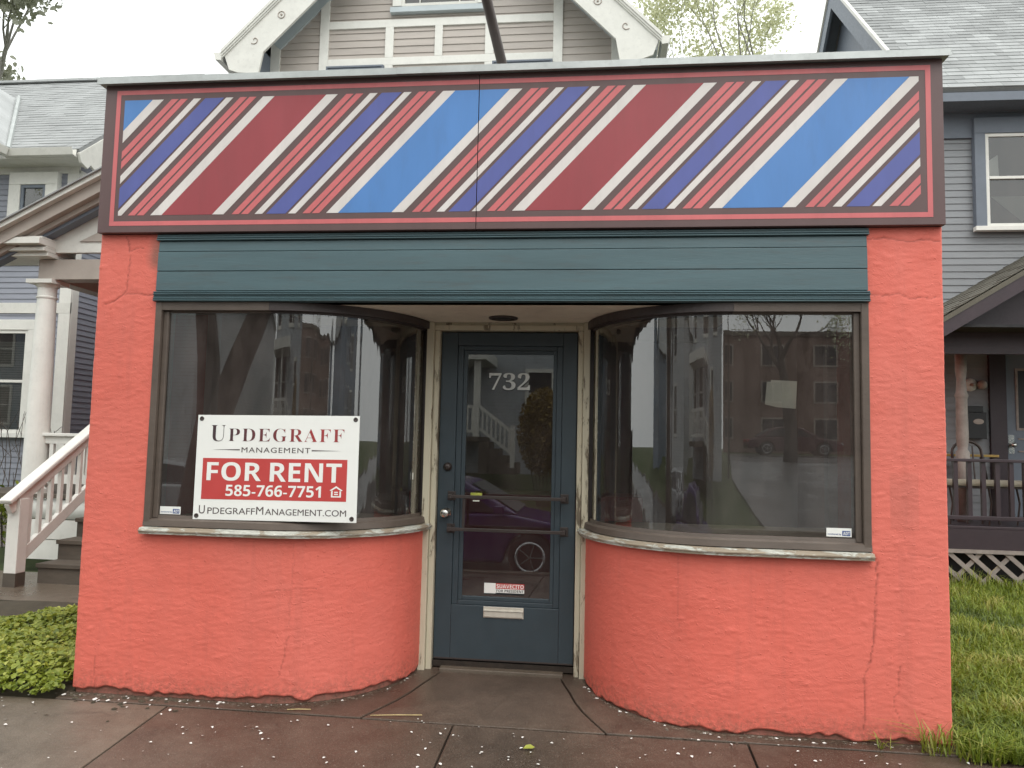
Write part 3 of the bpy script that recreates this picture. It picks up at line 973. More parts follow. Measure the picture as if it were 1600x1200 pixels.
# roller-shutter box over the windows: boards and ribbed mouldings
sh = bpy.data.objects.new("shutter_box", None)
COL.objects.link(sh); sh.parent = shop
for z0, z1, y in ((2.4335, 2.492, -0.006), (2.3215, 2.4315, -0.012), (2.2095, 2.3195, -0.014)):
    mb = MB()
    mb.prism([(y - 0.004, z0), (y, z1), (0.09, z1), (0.09, z0)], lambda a, z: (-1.905, a, z), lambda a, z: (1.900, a, z))
    mb.build("board", M['teal'], sh, bevel=0.003)
def ribbed(name, z0, z1, y, n):
    mb = MB()
    pr = [(0.09, z0)]
    hgt = (z1 - z0) / n
    for k in range(n):
        pr += [(y - 0.003 * (k % 2), z0 + k * hgt), (y - 0.010 + 0.004 * (k % 3), z0 + k * hgt + 0.003), (y - 0.010 + 0.004 * (k % 3), z0 + (k + 1) * hgt - 0.004), (y, z0 + (k + 1) * hgt - 0.001)]
    pr += [(0.09, z1)]
    mb.prism(pr, lambda a, z: (-1.914, a, z), lambda a, z: (1.908, a, z))
    return mb.build(name, M['teal'], sh)
ribbed("bottom_moulding", 2.1505, 2.2075, -0.018, 5)
ribbed("top_moulding", 2.494, 2.531, -0.012, 3)
mb = MB(); mb.box(-1.90, 1.896, 0.092, 0.10, 2.16, 2.53); mb.build("backing", M['joint'], sh)

# ------------------------------------------------------------------ fascia sign
sign = thing("fascia_sign", (0, -0.02, 2.535), "long barber-stripe sign board in red, white and blue above the shutter", "sign")
SEAM = -0.10
def clip_poly(poly, x0, x1, z0, z1):
    for ax, lim, sg_ in ((0, x0, 1), (0, x1, -1), (1, z0, 1), (1, z1, -1)):
        out = []
        for i in range(len(poly)):
            a, b = poly[i], poly[(i + 1) % len(poly)]
            da, db = (a[ax] - lim) * sg_, (b[ax] - lim) * sg_
            if da >= 0:
                out.append(a)
            if (da >= 0) != (db >= 0):
                t = da / (da - db)
                out.append((a[0] + t * (b[0] - a[0]), a[1] + t * (b[1] - a[1])))
        poly = out
        if len(poly) < 3:
            return []
    return poly
panels = []
for x0, x1 in ((-2.262, SEAM - 0.0018), (SEAM + 0.0018, 2.266)):
    mb = MB(); mb.box(x0, x1, -0.040, -0.004, 2.536, 3.392)
    panels.append(mb.build("panel", M['sign_brown'], sign, bevel=0.002))
mb = MB(); mb.box(-2.255, 2.26, -0.0035, 0.10, 2.534, 3.36); mb.build("backing", M['joint'], sign)
def art(poly, mat, nm):
    for side, pn in ((0, panels[0]), (1, panels[1])):
        p = clip_poly(poly, -3 if side == 0 else SEAM + 0.0022, SEAM - 0.0022 if side == 0 else 3, 2, 4)
        if len(p) >= 3:
            mb = MB(); mb.prism(p, lambda x, z: (x, -0.0411, z), lambda x, z: (x, -0.0398, z))
            mb.build(nm, M[mat], pn)
AX0, AX1, AZ0, AZ1, SHR = -2.142, 2.150, 2.6335, 3.302, 0.629
SEQ = [(0.0, 0.066, 'sign_white'), (0.113, 0.154, 'sign_pink'), (0.168, 0.209, 'sign_pink'), (0.247, 0.290, 'sign_white'), (0.313, 0.424, 'sign_indigo'),
       (0.439, 0.481, 'sign_white'), (0.521, 0.562, 'sign_pink'), (0.574, 0.615, 'sign_pink'), (0.655, 0.7215, 'sign_white')]
for k in range(-2, 4):
    s0 = -1.583 + 1.0205 * k
    for a, b, m_ in SEQ + [(0.7222, 1.0198, 'sign_red' if k % 2 else 'sign_blue')]:
        w = random.uniform(-0.0015, 0.0015)
        p = clip_poly([(s0 + a, AZ0), (s0 + b, AZ0), (s0 + b + SHR + w, AZ1), (s0 + a + SHR + w, AZ1)], AX0, AX1, AZ0, AZ1)
        if len(p) >= 3 and max(q[0] for q in p) - min(q[0] for q in p) > 0.03:
            art(p, m_, "stripe")
O = (-2.192, 2.207, 2.5745, 3.360)
w = 0.025
for p in ([(O[0], O[3] - w), (O[1], O[3] - w), (O[1], O[3]), (O[0], O[3])], [(O[0], O[2]), (O[1], O[2]), (O[1], O[2] + w), (O[0], O[2] + w)],
          [(O[0], O[2] + w + .0003), (O[0] + w, O[2] + w + .0003), (O[0] + w, O[3] - w - .0003), (O[0], O[3] - w - .0003)],
          [(O[1] - w, O[2] + w + .0003), (O[1], O[2] + w + .0003), (O[1], O[3] - w - .0003), (O[1] - w, O[3] - w - .0003)]):
    art(p, 'sign_pink', "border_line")
cop = bpy.data.objects.new("coping", None); COL.objects.link(cop); cop.parent = shop
for x0, x1, dz in ((-2.292, -0.55, 0.0), (-0.5495, 0.755, 0.0015), (0.7555, 2.292, 0.003)):
    mb = MB()
    mb.prism([(-0.075, 3.387), (-0.083, 3.384), (-0.079, 3.423), (0.22, 3.430), (0.22, 3.424), (-0.070, 3.417)], lambda y, z: (x0, y, z + dz), lambda y, z: (x1, y, z + dz))
    mb.box(x0, x1, -0.068, 0.20, 3.394 + dz, 3.415 + dz)
    mb.build("flashing", M['zinc'], cop)
mb = MB()
mb.add([(-2.292, -0.075, 3.424), (-2.24, -0.02, 3.424), (-2.31, 0.0, 3.452), (-2.318, -0.05, 3.450), (-2.20, 0.02, 3.436), (-2.17, -0.03, 3.426)], [(0, 1, 2, 3), (1, 5, 4)])
mb.build("bent_corner", M['zinc'], cop)

# ------------------------------------------------------------------ things in and on the windows
RX0, RX1, RZ0, RZ1, RY = -1.632, -0.712, 0.958, 1.528, 0.016
rent = thing("for_rent_sign", ((RX0 + RX1) / 2, RY, RZ0), "white sheet sign with red FOR RENT band standing on the left window's ledge", "sign")
mb = MB(); mb.box(RX0, RX1, RY, RY + 0.004, RZ0, RZ1); mb.build("sheet", M['print_white'], rent)
def rb(u0, u1, v0, v1):
    W, H = RX1 - RX0, RZ1 - RZ0
    return (RX0 + u0 * W, RX0 + u1 * W, RZ1 - v1 * H, RZ1 - v0 * H)
def flat(box, Y, mat, parent, nm):
    mb = MB(); mb.box(box[0], box[1], Y - 0.0005, Y, box[2], box[3])
    return mb.build(nm, M[mat], parent)
flat(rb(0.045, 0.935, 0.415, 0.807), RY - 0.0003, 'print_red', rent, "red_band")
T = lambda b, u, m_, y=RY - 0.0003, **k: text_part(b, rb(*u), y, M[m_], rent, **k)
T(BOLD("U"), (0.085, 0.178, 0.098, 0.254), 'print_grad', offset=-0.012)
T(BOLD("PDEGRAFF"), (0.197, 0.910, 0.127, 0.252), 'print_grad', offset=-0.012, spacing=1.12)
T("MANAGEMENT", (0.283, 0.707, 0.308, 0.358), 'print_dark', spacing=1.15)
for a, b, c in ((0.10, 0.272, 1), (0.716, 0.892, 0)):
    x0, x1, z0, z1 = rb(a, b, 0.327, 0.339)
    zc = (z0 + z1) / 2
    mb = MB()
    pl = [(x0, zc), (x1, z0), (x1, z1)] if c else [(x0, z0), (x1, zc), (x0, z1)]
    mb.prism(pl, lambda x, z: (x, RY - 0.0008, z), lambda x, z: (x, RY - 0.0002, z))
    mb.build("rule", M['print_dark'], rent)
T(SANSBOLD("FOR"), (0.073, 0.412, 0.452, 0.630), 'print_white', RY - 0.001)
T(SANSBOLD("RENT"), (0.466, 0.903, 0.452, 0.630), 'print_white', RY - 0.001)
T(SANSBOLD("585-766-7751"), (0.197, 0.782, 0.666, 0.774), 'print_white', RY - 0.001)
T("U", (0.036, 0.073, 0.866, 0.945), 'print_dark')
T("PDEGRAFF", (0.090, 0.384, 0.885, 0.945), 'print_dark')
T("M", (0.392, 0.436, 0.870, 0.943), 'print_dark')
T("ANAGEMENT.COM", (0.447, 0.938, 0.886, 0.945), 'print_dark')
hb = rb(0.834, 0.913, 0.663, 0.768)
hx = lambda t: hb[0] + t * (hb[1] - hb[0])
hz = lambda t: hb[2] + t * (hb[3] - hb[2])
mb = MB()
for pl in ([(0, .62), (.5, 1), (.5, .84), (.12, .56)], [(.5, 1), (1, .62), (.88, .56), (.5, .84)], [(.12, 0), (.12, .52), (.24, .60), (.24, .12)], [(.76, .12), (.76, .60), (.88, .52), (.88, 0)],
           [(.1202, -.001), (.8798, -.001), (.76, .118), (.24, .118)], [(.36, .40), (.64, .40), (.64, .50), (.36, .50)], [(.36, .22), (.64, .22), (.64, .32), (.36, .32)]):
    mb.prism([(hx(a), hz(b)) for a, b in pl], lambda x, z: (x, RY - 0.0015, z), lambda x, z: (x, RY - 0.0009, z))
mb.build("house_symbol", M['print_white'], rent)
for u, v in ((0.024, 0.036), (0.976, 0.036), (0.022, 0.965), (0.972, 0.965)):
    b = rb(u, u, v, v)
    mb = MB(); mb.lathe([(0.0125, 0), (0.0125, 0.002), (0.0075, 0.003), (0.0055, 0.0008)], (b[0], RY, b[2]), 20, 'y')
    mb.build("grommet", M['bronze'], rent, smooth=True)

rent.rotation_euler = (rad(-1.4), rad(-0.6), 0)

def alarm_sticker(x0, x1, z0, z1, label):
    Y = 0.0305
    st = thing("alarm_sticker", ((x0 + x1) / 2, Y, z0), label, "sticker", "alarm stickers in the window corners")
    mb = MB(); mb.box(x0, x1, Y - 0.0006, Y, z0, z1); mb.build("backing", M['print_white'], st)
    W, H = x1 - x0, z1 - z0
    mb = MB(); mb.box(x0 + .63 * W, x0 + .95 * W, Y - 0.0012, Y - 0.0007, z0 + .12 * H, z0 + .70 * H); mb.build("blue_square", M['print_blue'], st)
    text_part(SANSBOLD("ADT"), (x0 + .665 * W, x0 + .93 * W, z0 + .22 * H, z0 + .60 * H), Y - 0.0014, M['print_white'], st, depth=0.0004)
    text_part("monitored by", (x0 + .05 * W, x0 + .59 * W, z0 + .16 * H, z0 + .40 * H), Y - 0.0008, M['print_blue'], st, depth=0.0004, offset=0.01)
alarm_sticker(-1.832, -1.712, 0.974, 1.016, "small white and blue alarm sticker left of the for-rent sheet")
alarm_sticker(1.700, 1.820, 0.976, 1.019, "small white and blue alarm sticker in the right window's lower corner")

st = thing("bumper_sticker", (0.0, 0.743, 0.481), "red, white and black slogan sticker low on the door glass", "sticker")
sx0, sx1, sz0, sz1 = -0.121, 0.126, 0.481, 0.549
def sb(u0, u1, v0, v1):
    return (sx0 + u0 * (sx1 - sx0), sx0 + u1 * (sx1 - sx0), sz0 + v0 * (sz1 - sz0), sz0 + v1 * (sz1 - sz0))
b = sb(0, 1, 0, 1)
mb = MB(); mb.box(b[0], b[1], 0.7432, 0.7440, b[2], b[3]); mb.build("backing", M['print_black'], st)
for bx_, m_, nm in ((sb(0, .29, .1, 1), 'print_white', "picture_field"), (sb(.292, 1, .52, 1), 'print_red', "red_field"), (sb(.292, 1, .17, .515), 'print_white', "white_field")):
    mb = MB(); y_ = 0.7425 if nm == "picture_blot" else 0.7428
    mb.box(bx_[0], bx_[1], y_, y_ + 0.0003, bx_[2], bx_[3]); mb.build(nm, M[m_], st)
text_part(SANSBOLD("SUAVECITO"), sb(.31, .985, .58, .93), 0.7426, M['print_white'], st, depth=0.0003)
text_part(SANSBOLD("FOR PRESIDENT"), sb(.31, .985, .22, .46), 0.7426, M['print_black'], st, depth=0.0003)

mb = MB()
mb.add([(1.418, 0.046, 1.747), (1.437, 0.044, 1.747), (1.4375, 0.044, 1.757), (1.568, 0.047, 1.752), (1.562, 0.055, 1.612), (1.47, 0.047, 1.617), (1.408, 0.050, 1.632)], [(0, 1, 5, 6), (1, 2, 3, 4, 5)])
o = mb.build("paper_notice", M['paper'])
sm = o.modifiers.new("thickness", 'SOLIDIFY'); sm.thickness = 0.0006
tag(o, "curled blank paper notice taped inside the right window", "notice")
mb = MB(); mb.box(-0.5455, -0.5385, 0.548, 0.5484, 1.175, 1.215)
o = mb.build("paper_tag", M['paper']); tag(o, "tiny white tag on the left window's glass edge beside the door", "tag")

# ------------------------------------------------------------------ bracket pole on the roof
pole = thing("roof_pole", (-0.02, 1.05, 3.38), "dark leaning iron pole standing on the shop roof", "pole")
mb = MB(); mb.tube([(-0.02, 1.05, 3.38), (-0.055, 0.85, 3.72), (-0.235, -0.35, 4.45)], [0.033, 0.033, 0.031], 12)
mb.build("shaft", M['bronze'], pole, smooth=True)
mb = MB(); mb.tube([(0.02, 1.05, 3.38), (0.0, 0.9, 3.76)], 0.028, 10); mb.lathe([(0.028, 3.76), (0.02, 3.785), (0.004, 3.79)], (0.0, 0.9, 0), 10)
mb.build("stub", M['bronze'], pole, smooth=True)
mb = MB(); mb.lathe([(0.09, 3.38), (0.09, 3.392), (0.045, 3.396), (0.045, 3.42)], (-0.02, 1.05, 0), 16)
mb.build("base_plate", M['bronze'], pole)

# ------------------------------------------------------------------ neighbouring houses: shared builders
def board_mesh(L, h, t=0.016, name="clapboard", mat=None):
    """clapboard of length L along x, facing -y, bottom edge proud"""
    mb = MB()
    mb.prism([(-t, 0.0), (-0.004, h + 0.012), (0.0, h + 0.012), (0.0, 0.0)], lambda y, z: (0, y, z), lambda y, z: (L, y, z))
    me = mb.mesh(name, mat)
    fix_normals(me)
    return me

def clapboards(parent, x0, x1, y, z0, z1, h, mat, face='-y'):
    """courses of boards; face '-y' runs along x, '+x' runs along y at x=y-argument"""
    L = x1 - x0
    me = board_mesh(L, h, mat=mat)
    z = z0
    while z < z1 - 0.02:
        if face == '-y':
            instance("clapboard", me, (x0, y, z), parent)
        else:
            instance("clapboard", me, (y, x0, z), parent, (0, 0, math.pi / 2))
        z += h

def subpart(name, parent):
    o = bpy.data.objects.new(name, None)
    COL.objects.link(o)
    o.parent = parent
    return o

def house_window(parent, x0, x1, z0, z1, y, trim, sash, casing=0.11, blind=None, sill=True, mid=None, room=True, head=0.0):
    """sash window in a wall facing -y whose boards end at y"""
    wdw = subpart("window", parent)
    c = casing
    mb = MB()
    mb.box(x0 - c, x0, y - 0.035, y + 0.06, z0, z1)
    mb.box(x1, x1 + c, y - 0.035, y + 0.06, z0, z1)
    mb.box(x0 - c, x1 + c, y - 0.036, y + 0.06, z1 + 0.0005, z1 + c + head)
    mb.build("casing", trim, wdw, bevel=0.004)
    if sill:
        mb = MB(); mb.box(x0 - c - 0.02, x1 + c + 0.02, y - 0.07, y + 0.02, z0 - 0.06, z0 - 0.0005)
        mb.build("sill", sash if sash else trim, wdw, bevel=0.004)
    s = 0.045
    zm = (z0 + z1) / 2 if mid is None else mid
    mb = MB()
    mb.box(x0 + .001, x0 + s, y - 0.020, y + 0.03, z0, z1 - .001)
    mb.box(x1 - s, x1 - .001, y - 0.020, y + 0.03, z0, z1 - .001)
    mb.box(x0 + s, x1 - s, y - 0.0195, y + 0.03, z1 - s, z1 - .001)
    mb.box(x0 + s, x1 - s, y - 0.0195, y + 0.03, z0, z0 + s)
    mb.box(x0 + s, x1 - s, y - 0.022, y + 0.03, zm - 0.018, zm + 0.018)
    mb.build("sash", sash or trim, wdw, bevel=0.003)
    for a, b, dy in ((z0 + s, zm - 0.018, 0.010), (zm + 0.018, z1 - s, 0.0)):
        mb = MB(); mb.add([(x0 + s, y + dy, a), (x1 - s, y + dy, a), (x1 - s, y + dy, b), (x0 + s, y + dy, b)], [(0, 1, 2, 3)])
        mb.build("pane", M['houseglass'], wdw, fix=False)
    if blind:
        mb = MB()
        z = z0 + s
        top = blind
        while z < top:
            mb.prism([(y + 0.018, z), (y + 0.030, z + 0.030), (y + 0.032, z + 0.030), (y + 0.020, z)], lambda a, b_: (x0 + s, a, b_), lambda a, b_: (x1 - s, a, b_))
            z += 0.032
        tag(mb.build("blind", M['blind'], wdw), kind='stuff')
    if room:
        mb = MB(); mb.box(x0 + 0.003, x1 - 0.003, y + 0.040, y + 0.046, z0 + 0.003, z1 - 0.003)
        mb.build("shade_panel", M['shade_panel'], wdw)  # dark panel behind the panes stands for the unlit room
    return wdw

# ------------------------------------------------------------------ left house: blue-grey boards, white porch
LH = thing("left_house", (-9.0, 5.5, 0), "blue-grey clapboard house with white columned porch left of the shop", "house")
wall = subpart("front_wall", LH)
YF, XC = 5.5, -6.53
mb = MB(); mb.box(-13.0, XC - 0.012, YF + 0.001, 12.0, -0.1, 5.15); mb.build("core", M['blue_siding'], wall)
clapboards(wall, -11.5, XC - 0.15, YF, 0.55, 5.0, 0.0762, M['blue_siding'])
swall = subpart("side_wall", LH)
clapboards(swall, YF + 0.02, 9.2, XC - 0.012, 0.55, 5.0, 0.0762, M['blue_siding'], '+x')
mb = MB()
mb.box(XC - 0.155, XC + 0.012, YF - 0.028, YF + 0.0005, 0.55, 5.0)
mb.box(XC - 0.008, XC + 0.014, YF + 0.0008, YF + 0.13, 0.55, 5.0)
mb.build("corner_board", M['cream_trim'], LH, bevel=0.004)
mb = MB(); mb.box(-11.5, XC + 0.02, YF - 0.045, YF - 0.0005, 0.40, 0.549); mb.build("water_table", M['cream_trim'], LH)
mb = MB(); mb.box(-13, XC - 0.02, YF - 0.03, YF + 0.0005, -0.1, 0.399); mb.build("foundation", M['lattice'], LH)
house_window(LH, -7.72, -7.05, 1.40, 2.78, YF - 0.066, M['cream_trim'], M['cream_trim'], 0.12, blind=2.62, head=0.02)
house_window(LH, -9.6, -8.75, 1.40, 2.78, YF - 0.066, M['cream_trim'], M['cream_trim'], 0.12, blind=2.6)
house_window(LH, -7.32, -6.95, 3.75, 4.78, YF - 0.066, M['white_trim'], M['slate_trim'], 0.17, sill=False)
mb = MB(); mb.box(-11.5, XC + 0.012, YF - 0.03, YF - 0.0005, 3.02, 3.16); mb.build("belt_board", M['white_trim'], LH)
mb = MB(); mb.box(-11.5, XC + 0.012, YF - 0.032, YF - 0.0005, 4.95, 5.15); mb.build("frieze", M['white_trim'], LH)
# roof
roof = subpart("roof", LH)
def slope_sheet(mb, e0, e1, r1, r0, t=0.05):
    v = [Vector(p) for p in (e0, e1, r1, r0)]
    n = (v[1] - v[0]).cross(v[3] - v[0]).normalized() * t
    mb.add(v + [p - n for p in v], [(0, 1, 2, 3), (7, 6, 5, 4), (0, 4, 5, 1), (1, 5, 6, 2), (2, 6, 7, 3), (3, 7, 4, 0)])
EY, EZ, RY_, RZ_ = 5.12, 5.14, 8.15, 7.60
RX = -6.28
mb = MB(); slope_sheet(mb, (-13, EY, EZ), (RX, EY, EZ), (RX, RY_, RZ_), (-13, RY_, RZ_)); mb.build("deck", M['shingle_pale'], roof)
mb = MB(); slope_sheet(mb, (-13, 11.2, EZ), (RX, 11.2, EZ), (RX, RY_, RZ_), (-13, RY_, RZ_)); mb.build("deck", M['shingle_pale'], roof)
def courses(e0, e1, up, length, exposure, tab, thick, mats, parent, name="shingle", limit=0, jitter=0.004):
    """overlapping shingles on a slope: e0->e1 along the eave, up the unit up-slope vector"""
    e0, e1, up = Vector(e0), Vector(e1), Vector(up).normalized()
    ax = (e1 - e0).normalized()
    nrm = ax.cross(up)
    if nrm.z < 0:
        nrm = -nrm
    L = (e1 - e0).length
    mb = MB()
    made = 0
    me = None
    if limit:
        b2 = MB()
        b2.add([(0.002, 0, 0), (tab - 0.002, 0, 0), (tab - 0.002, exposure * 1.5, 0), (0.002, exposure * 1.5, 0), (0.002, 0, thick), (tab - 0.002, 0, thick), (tab - 0.002, exposure * 1.5, 0.003), (0.002, exposure * 1.5, 0.003)],
               [(0, 3, 2, 1), (4, 5, 6, 7), (0, 1, 5, 4), (1, 2, 6, 5), (2, 3, 7, 6), (3, 0, 4, 7)])
        me = b2.mesh(name, mats)
    rot = Matrix((ax, up, nrm)).transposed()
    for r in range(int(length / exposure)):
        off = (r % 2) * tab * 0.5 + random.uniform(-0.03, 0.03)
        x = -off
        while x < L - 0.01:
            a, b = max(0, x), min(L, x + tab)
            q = e0 + ax * a + up * (r * exposure + random.uniform(-jitter, jitter)) + nrm * (0.002)
            if limit and made < limit and b - a > tab * 0.98:
                o = bpy.data.objects.new(name, me)
                COL.objects.link(o)
                o.parent = parent
                o.location = q - Vector(wloc(parent))
                o.rotation_euler = rot.to_euler()
                made += 1
            elif b - a > 0.02:
                th = thick * random.uniform(0.7, 1.3)
                d = b - a - 0.004
                v = [q, q + ax * d, q + ax * d + up * exposure * 1.4, q + up * exposure * 1.4]
                tp = [v[0] + nrm * th, v[1] + nrm * th, v[2] + nrm * 0.003, v[3] + nrm * 0.003]
                mb.add(v + tp, [(4, 5, 6, 7), (0, 1, 5, 4), (1, 2, 6, 5), (3, 0, 4, 7)])
            x += tab
    if mb.v:
        o = mb.build(name + "_courses", mats, parent, fix=False)
        tag(o, kind='stuff')
sl = Vector((0, RY_ - EY, RZ_ - EZ))
courses((-11.5, EY, EZ), (RX, EY, EZ), sl, sl.length, 0.125, 0.30, 0.011, M['shingle_pale'], roof)
mb = MB(); mb.box(-13, RX + 0.02, RY_ - 0.10, RY_ + 0.10, RZ_ - 0.01, RZ_ + 0.03); mb.build("ridge_cap", M['shingle_pale'], roof)
mb = MB()
mb.prism([(0, 0), (0.03, -0.09), (0.09, -0.10), (0.11, 0.0), (0.095, 0.0), (0.085, -0.085), (0.035, -0.08), (0.012, 0)], lambda a, z: (-7.30, EY - 0.105 + a, EZ - 0.005 + z), lambda a, z: (RX - 0.03, EY - 0.105 + a, EZ - 0.005 + z))
mb.build("gutter", M['white_trim'], roof)
mb = MB(); mb.box(-13, RX - 0.04, EY + 0.01, YF - 0.001, EZ - 0.10, EZ - 0.052); mb.build("eave_soffit", M['white_trim'], roof)
# white barge board up the side gable, with a curled foot
u_ = sl.normalized()
mb = MB()
pr = [(0.0, -0.02), (2.9, 2.36), (2.9, 2.02), (0.62, 0.14), (0.46, -0.02), (0.36, -0.16), (0.24, -0.10), (0.18, -0.17), (0.05, -0.13)]
mb.prism(pr, lambda a, z: (RX - 0.03, EY + a, EZ + z - 0.03), lambda a, z: (RX + 0.01, EY + a, EZ + z - 0.03))
mb.build("barge_board", M['white_trim'], roof, bevel=0.004)
# wing roof at the far left, its valley meeting the main slope
mb = MB()
slope_sheet(mb, (-7.30, 4.1, EZ), (-7.30, EY + 0.0, EZ), (-9.1, EY + 2.2, EZ + 1.78), (-9.1, 4.1, EZ + 1.78))
mb.build("wing_deck", M['shingle_pale'], roof)
courses((-7.29, 4.1, EZ + .01), (-7.29, EY + 0.02, EZ + .01), (-1.8, 0, 1.78), 2.5, 0.125, 0.30, 0.011, M['shingle_pale'], roof)
mb = MB(); mb.tube([(-7.30, EY, EZ + 0.03), (-9.05, EY + 2.18, EZ + 1.80)], 0.035, 6); mb.build("valley_flashing", M['zinc'], roof)
mb = MB()
mb.prism([(0, 0), (-0.03, -0.09), (-0.09, -0.10), (-0.11, 0.0)], lambda a, z: (-7.20 + a + 0.01, 4.1, EZ - 0.005 + z), lambda a, z: (-7.20 + a + 0.01, EY - 0.11, EZ - 0.005 + z))
mb.build("gutter", M['white_trim'], roof)
# porch
porch = subpart("porch", LH)
PX0, PX1, PY = -5.75, -2.62, 3.70
DZ = 0.75
mb = MB(); mb.box(PX0 - 0.76, PX1, PY, 6.44, DZ - 0.04, DZ); mb.build("deck", M['tread'], porch)
for i in range(3):
    mb = MB(); mb.box(PX0 + 0.02, PX1, PY + 0.03, PY + 0.06, 0.06 + i * 0.215, 0.06 + i * 0.215 + 0.205); mb.build("skirt_board", M['cream_trim'], porch)
mb = MB()
prof = [(0.155, DZ), (0.155, DZ + 0.05), (0.135, DZ + 0.07), (0.138, DZ + 0.10), (0.125, DZ + 0.12)]
for t in np.linspace(0, 1, 8):
    prof.append((0.125 - 0.030 * t ** 1.6, DZ + 0.13 + t * (2.90 - DZ - 0.13)))
prof += [(0.105, 2.905), (0.107, 2.920), (0.096, 2.930), (0.096, 3.02), (0.118, 3.045), (0.125, 3.06)]
mb.lathe(prof, (-5.60, 3.86, 0), 28)
mb.box(-5.755, -5.445, 3.715, 4.005, 3.061, 3.105)
mb.build("column", M['cream_trim'], porch, smooth=False)
porch.children[-1].data.polygons.foreach_set("use_smooth", [True] * len(porch.children[-1].data.polygons))
mb = MB(); mb.box(PX0 + 0.10, PX1, 3.765, 3.955, 3.1055, 3.33); mb.box(PX0 + 0.10, PX0 + 0.29, 3.9555, 6.44, 3.1055, 3.33)
mb.build("beam", M['taupe_trim'], porch, bevel=0.004)
mb = MB(); mb.box(PX0 + 0.1, PX1, 3.96, 6.44, 3.3305, 3.3345); mb.build("porch_ceiling", M['cream_trim'], porch)
# cornice return: stepped mouldings turning back at the gable's foot
for k, (o_, z0, z1) in enumerate(((0.10, 3.335, 3.38), (0.16, 3.381, 3.42), (0.13, 3.421, 3.44), (0.24, 3.441, 3.51), (0.20, 3.511, 3.53))):
    mb = MB(); mb.box(-7.0, -5.44, 3.72 - o_, 3.72 + 0.35, z0, z1); mb.build("cornice_moulding", M['white_trim'], porch, bevel=0.004)
GX0, GZ0, GX1 = -6.12, 3.4525, -4.20
tan_ = 0.504
def rake(o0, o1, y0, y1, mat, nm):
    mb = MB()
    pl = [(GX0, GZ0 + o0), (GX1, GZ0 + o0 + tan_ * (GX1 - GX0)), (GX1, GZ0 + o1 + tan_ * (GX1 - GX0)), (GX0, GZ0 + o1)]
    ym = min(y1, 4.05)
    mb.prism(pl, lambda x, z: (x, y0, z), lambda x, z: (x, ym, z))
    if y1 > ym:
        mb.prism(clip_poly(pl, PX0 + 0.1, 9, 0, 9), lambda x, z: (x, ym + 0.0005, z), lambda x, z: (x, y1, z))
    pr2 = [(2 * GX1 - x, z) for x, z in pl]          # the far side of the gable, down to the shop's wall
    pr2 = clip_poly(pr2, -9, -2.34, 0, 9)
    mb.prism([(x + 0.0005, z) for x, z in pr2], lambda x, z: (x, y0, z), lambda x, z: (x, y1, z))
    return mb.build(nm, mat, porch)
rake(-0.005, 0.045, 3.40, 6.44, M['white_trim'], "rake_edge")
rake(0.046, 0.062, 3.37, 6.44, M['shingle_grey'], "porch_shingles")
rake(-0.14, -0.006, 3.47, 3.72, M['taupe_trim'], "rake_moulding")
rake(-0.20, -0.141, 3.55, 3.72, M['taupe_trim'], "rake_moulding")
rake(-0.24, -0.201, 3.60, 3.72, M['slate_trim'], "rake_soffit")
rz_ = lambda x: GZ0 + tan_ * (x - GX0)
mb = MB()
mb.prism([(-6.0, 3.40), (-2.40, 3.40), (-2.40, rz_(-6.0) - 0.02), (GX1, rz_(GX1) - 0.2), (-6.0, rz_(-6.0) - 0.02)], lambda x, z: (x, 3.74, z), lambda x, z: (x, 3.80, z))
mb.build("pediment", M['white_trim'], porch)
for k in range(4):
    z_ = 3.52 + k * 0.105
    xa, xb = GX0 + (z_ - GZ0 + 0.42) / tan_, GX0 + (z_ - GZ0 + 0.525) / tan_
    mb = MB(); mb.prism([(xa, z_), (2 * GX1 - xa, z_), (2 * GX1 - xb, z_ + 0.103), (xb, z_ + 0.103)], lambda x, z: (x, 3.722 + (z - z_) * 0.1, z), lambda x, z: (x, 3.739, z))
    mb.build("pediment_board", M['taupe_trim'], porch)
wing = subpart("entry_wing", LH)
mb = MB(); mb.box(XC + 0.001, -2.75, 6.46, 12, -0.1, 4.6); mb.build("core", M['blue_siding'], wing)
mb = MB(); mb.prism([(6.2, 4.6), (12.0, 5.4), (12.0, 5.5), (6.2, 4.7)], lambda y, z: (XC + 0.02, y, z), lambda y, z: (-2.6, y, z)); mb.build("shed_roof", M['shingle_pale'], wing)
mb = MB(); mb.box(-4.7, -3.7, 6.42, 6.459, 0.751, 2.85); mb.build("entry_door", M['slate_trim'], wing)
mb = MB(); mb.prism([(5.55, 5.15), (10.75, 5.15), (8.15, 7.42)], lambda y, z: (XC - 0.06, y, z), lambda y, z: (XC - 0.014, y, z)); mb.build("gable_end", M['blue_siding'], LH)
mb = MB(); mb.lathe(prof, (-2.85, 3.86, 0), 20); mb.build("column", M['cream_trim'], porch, smooth=True)
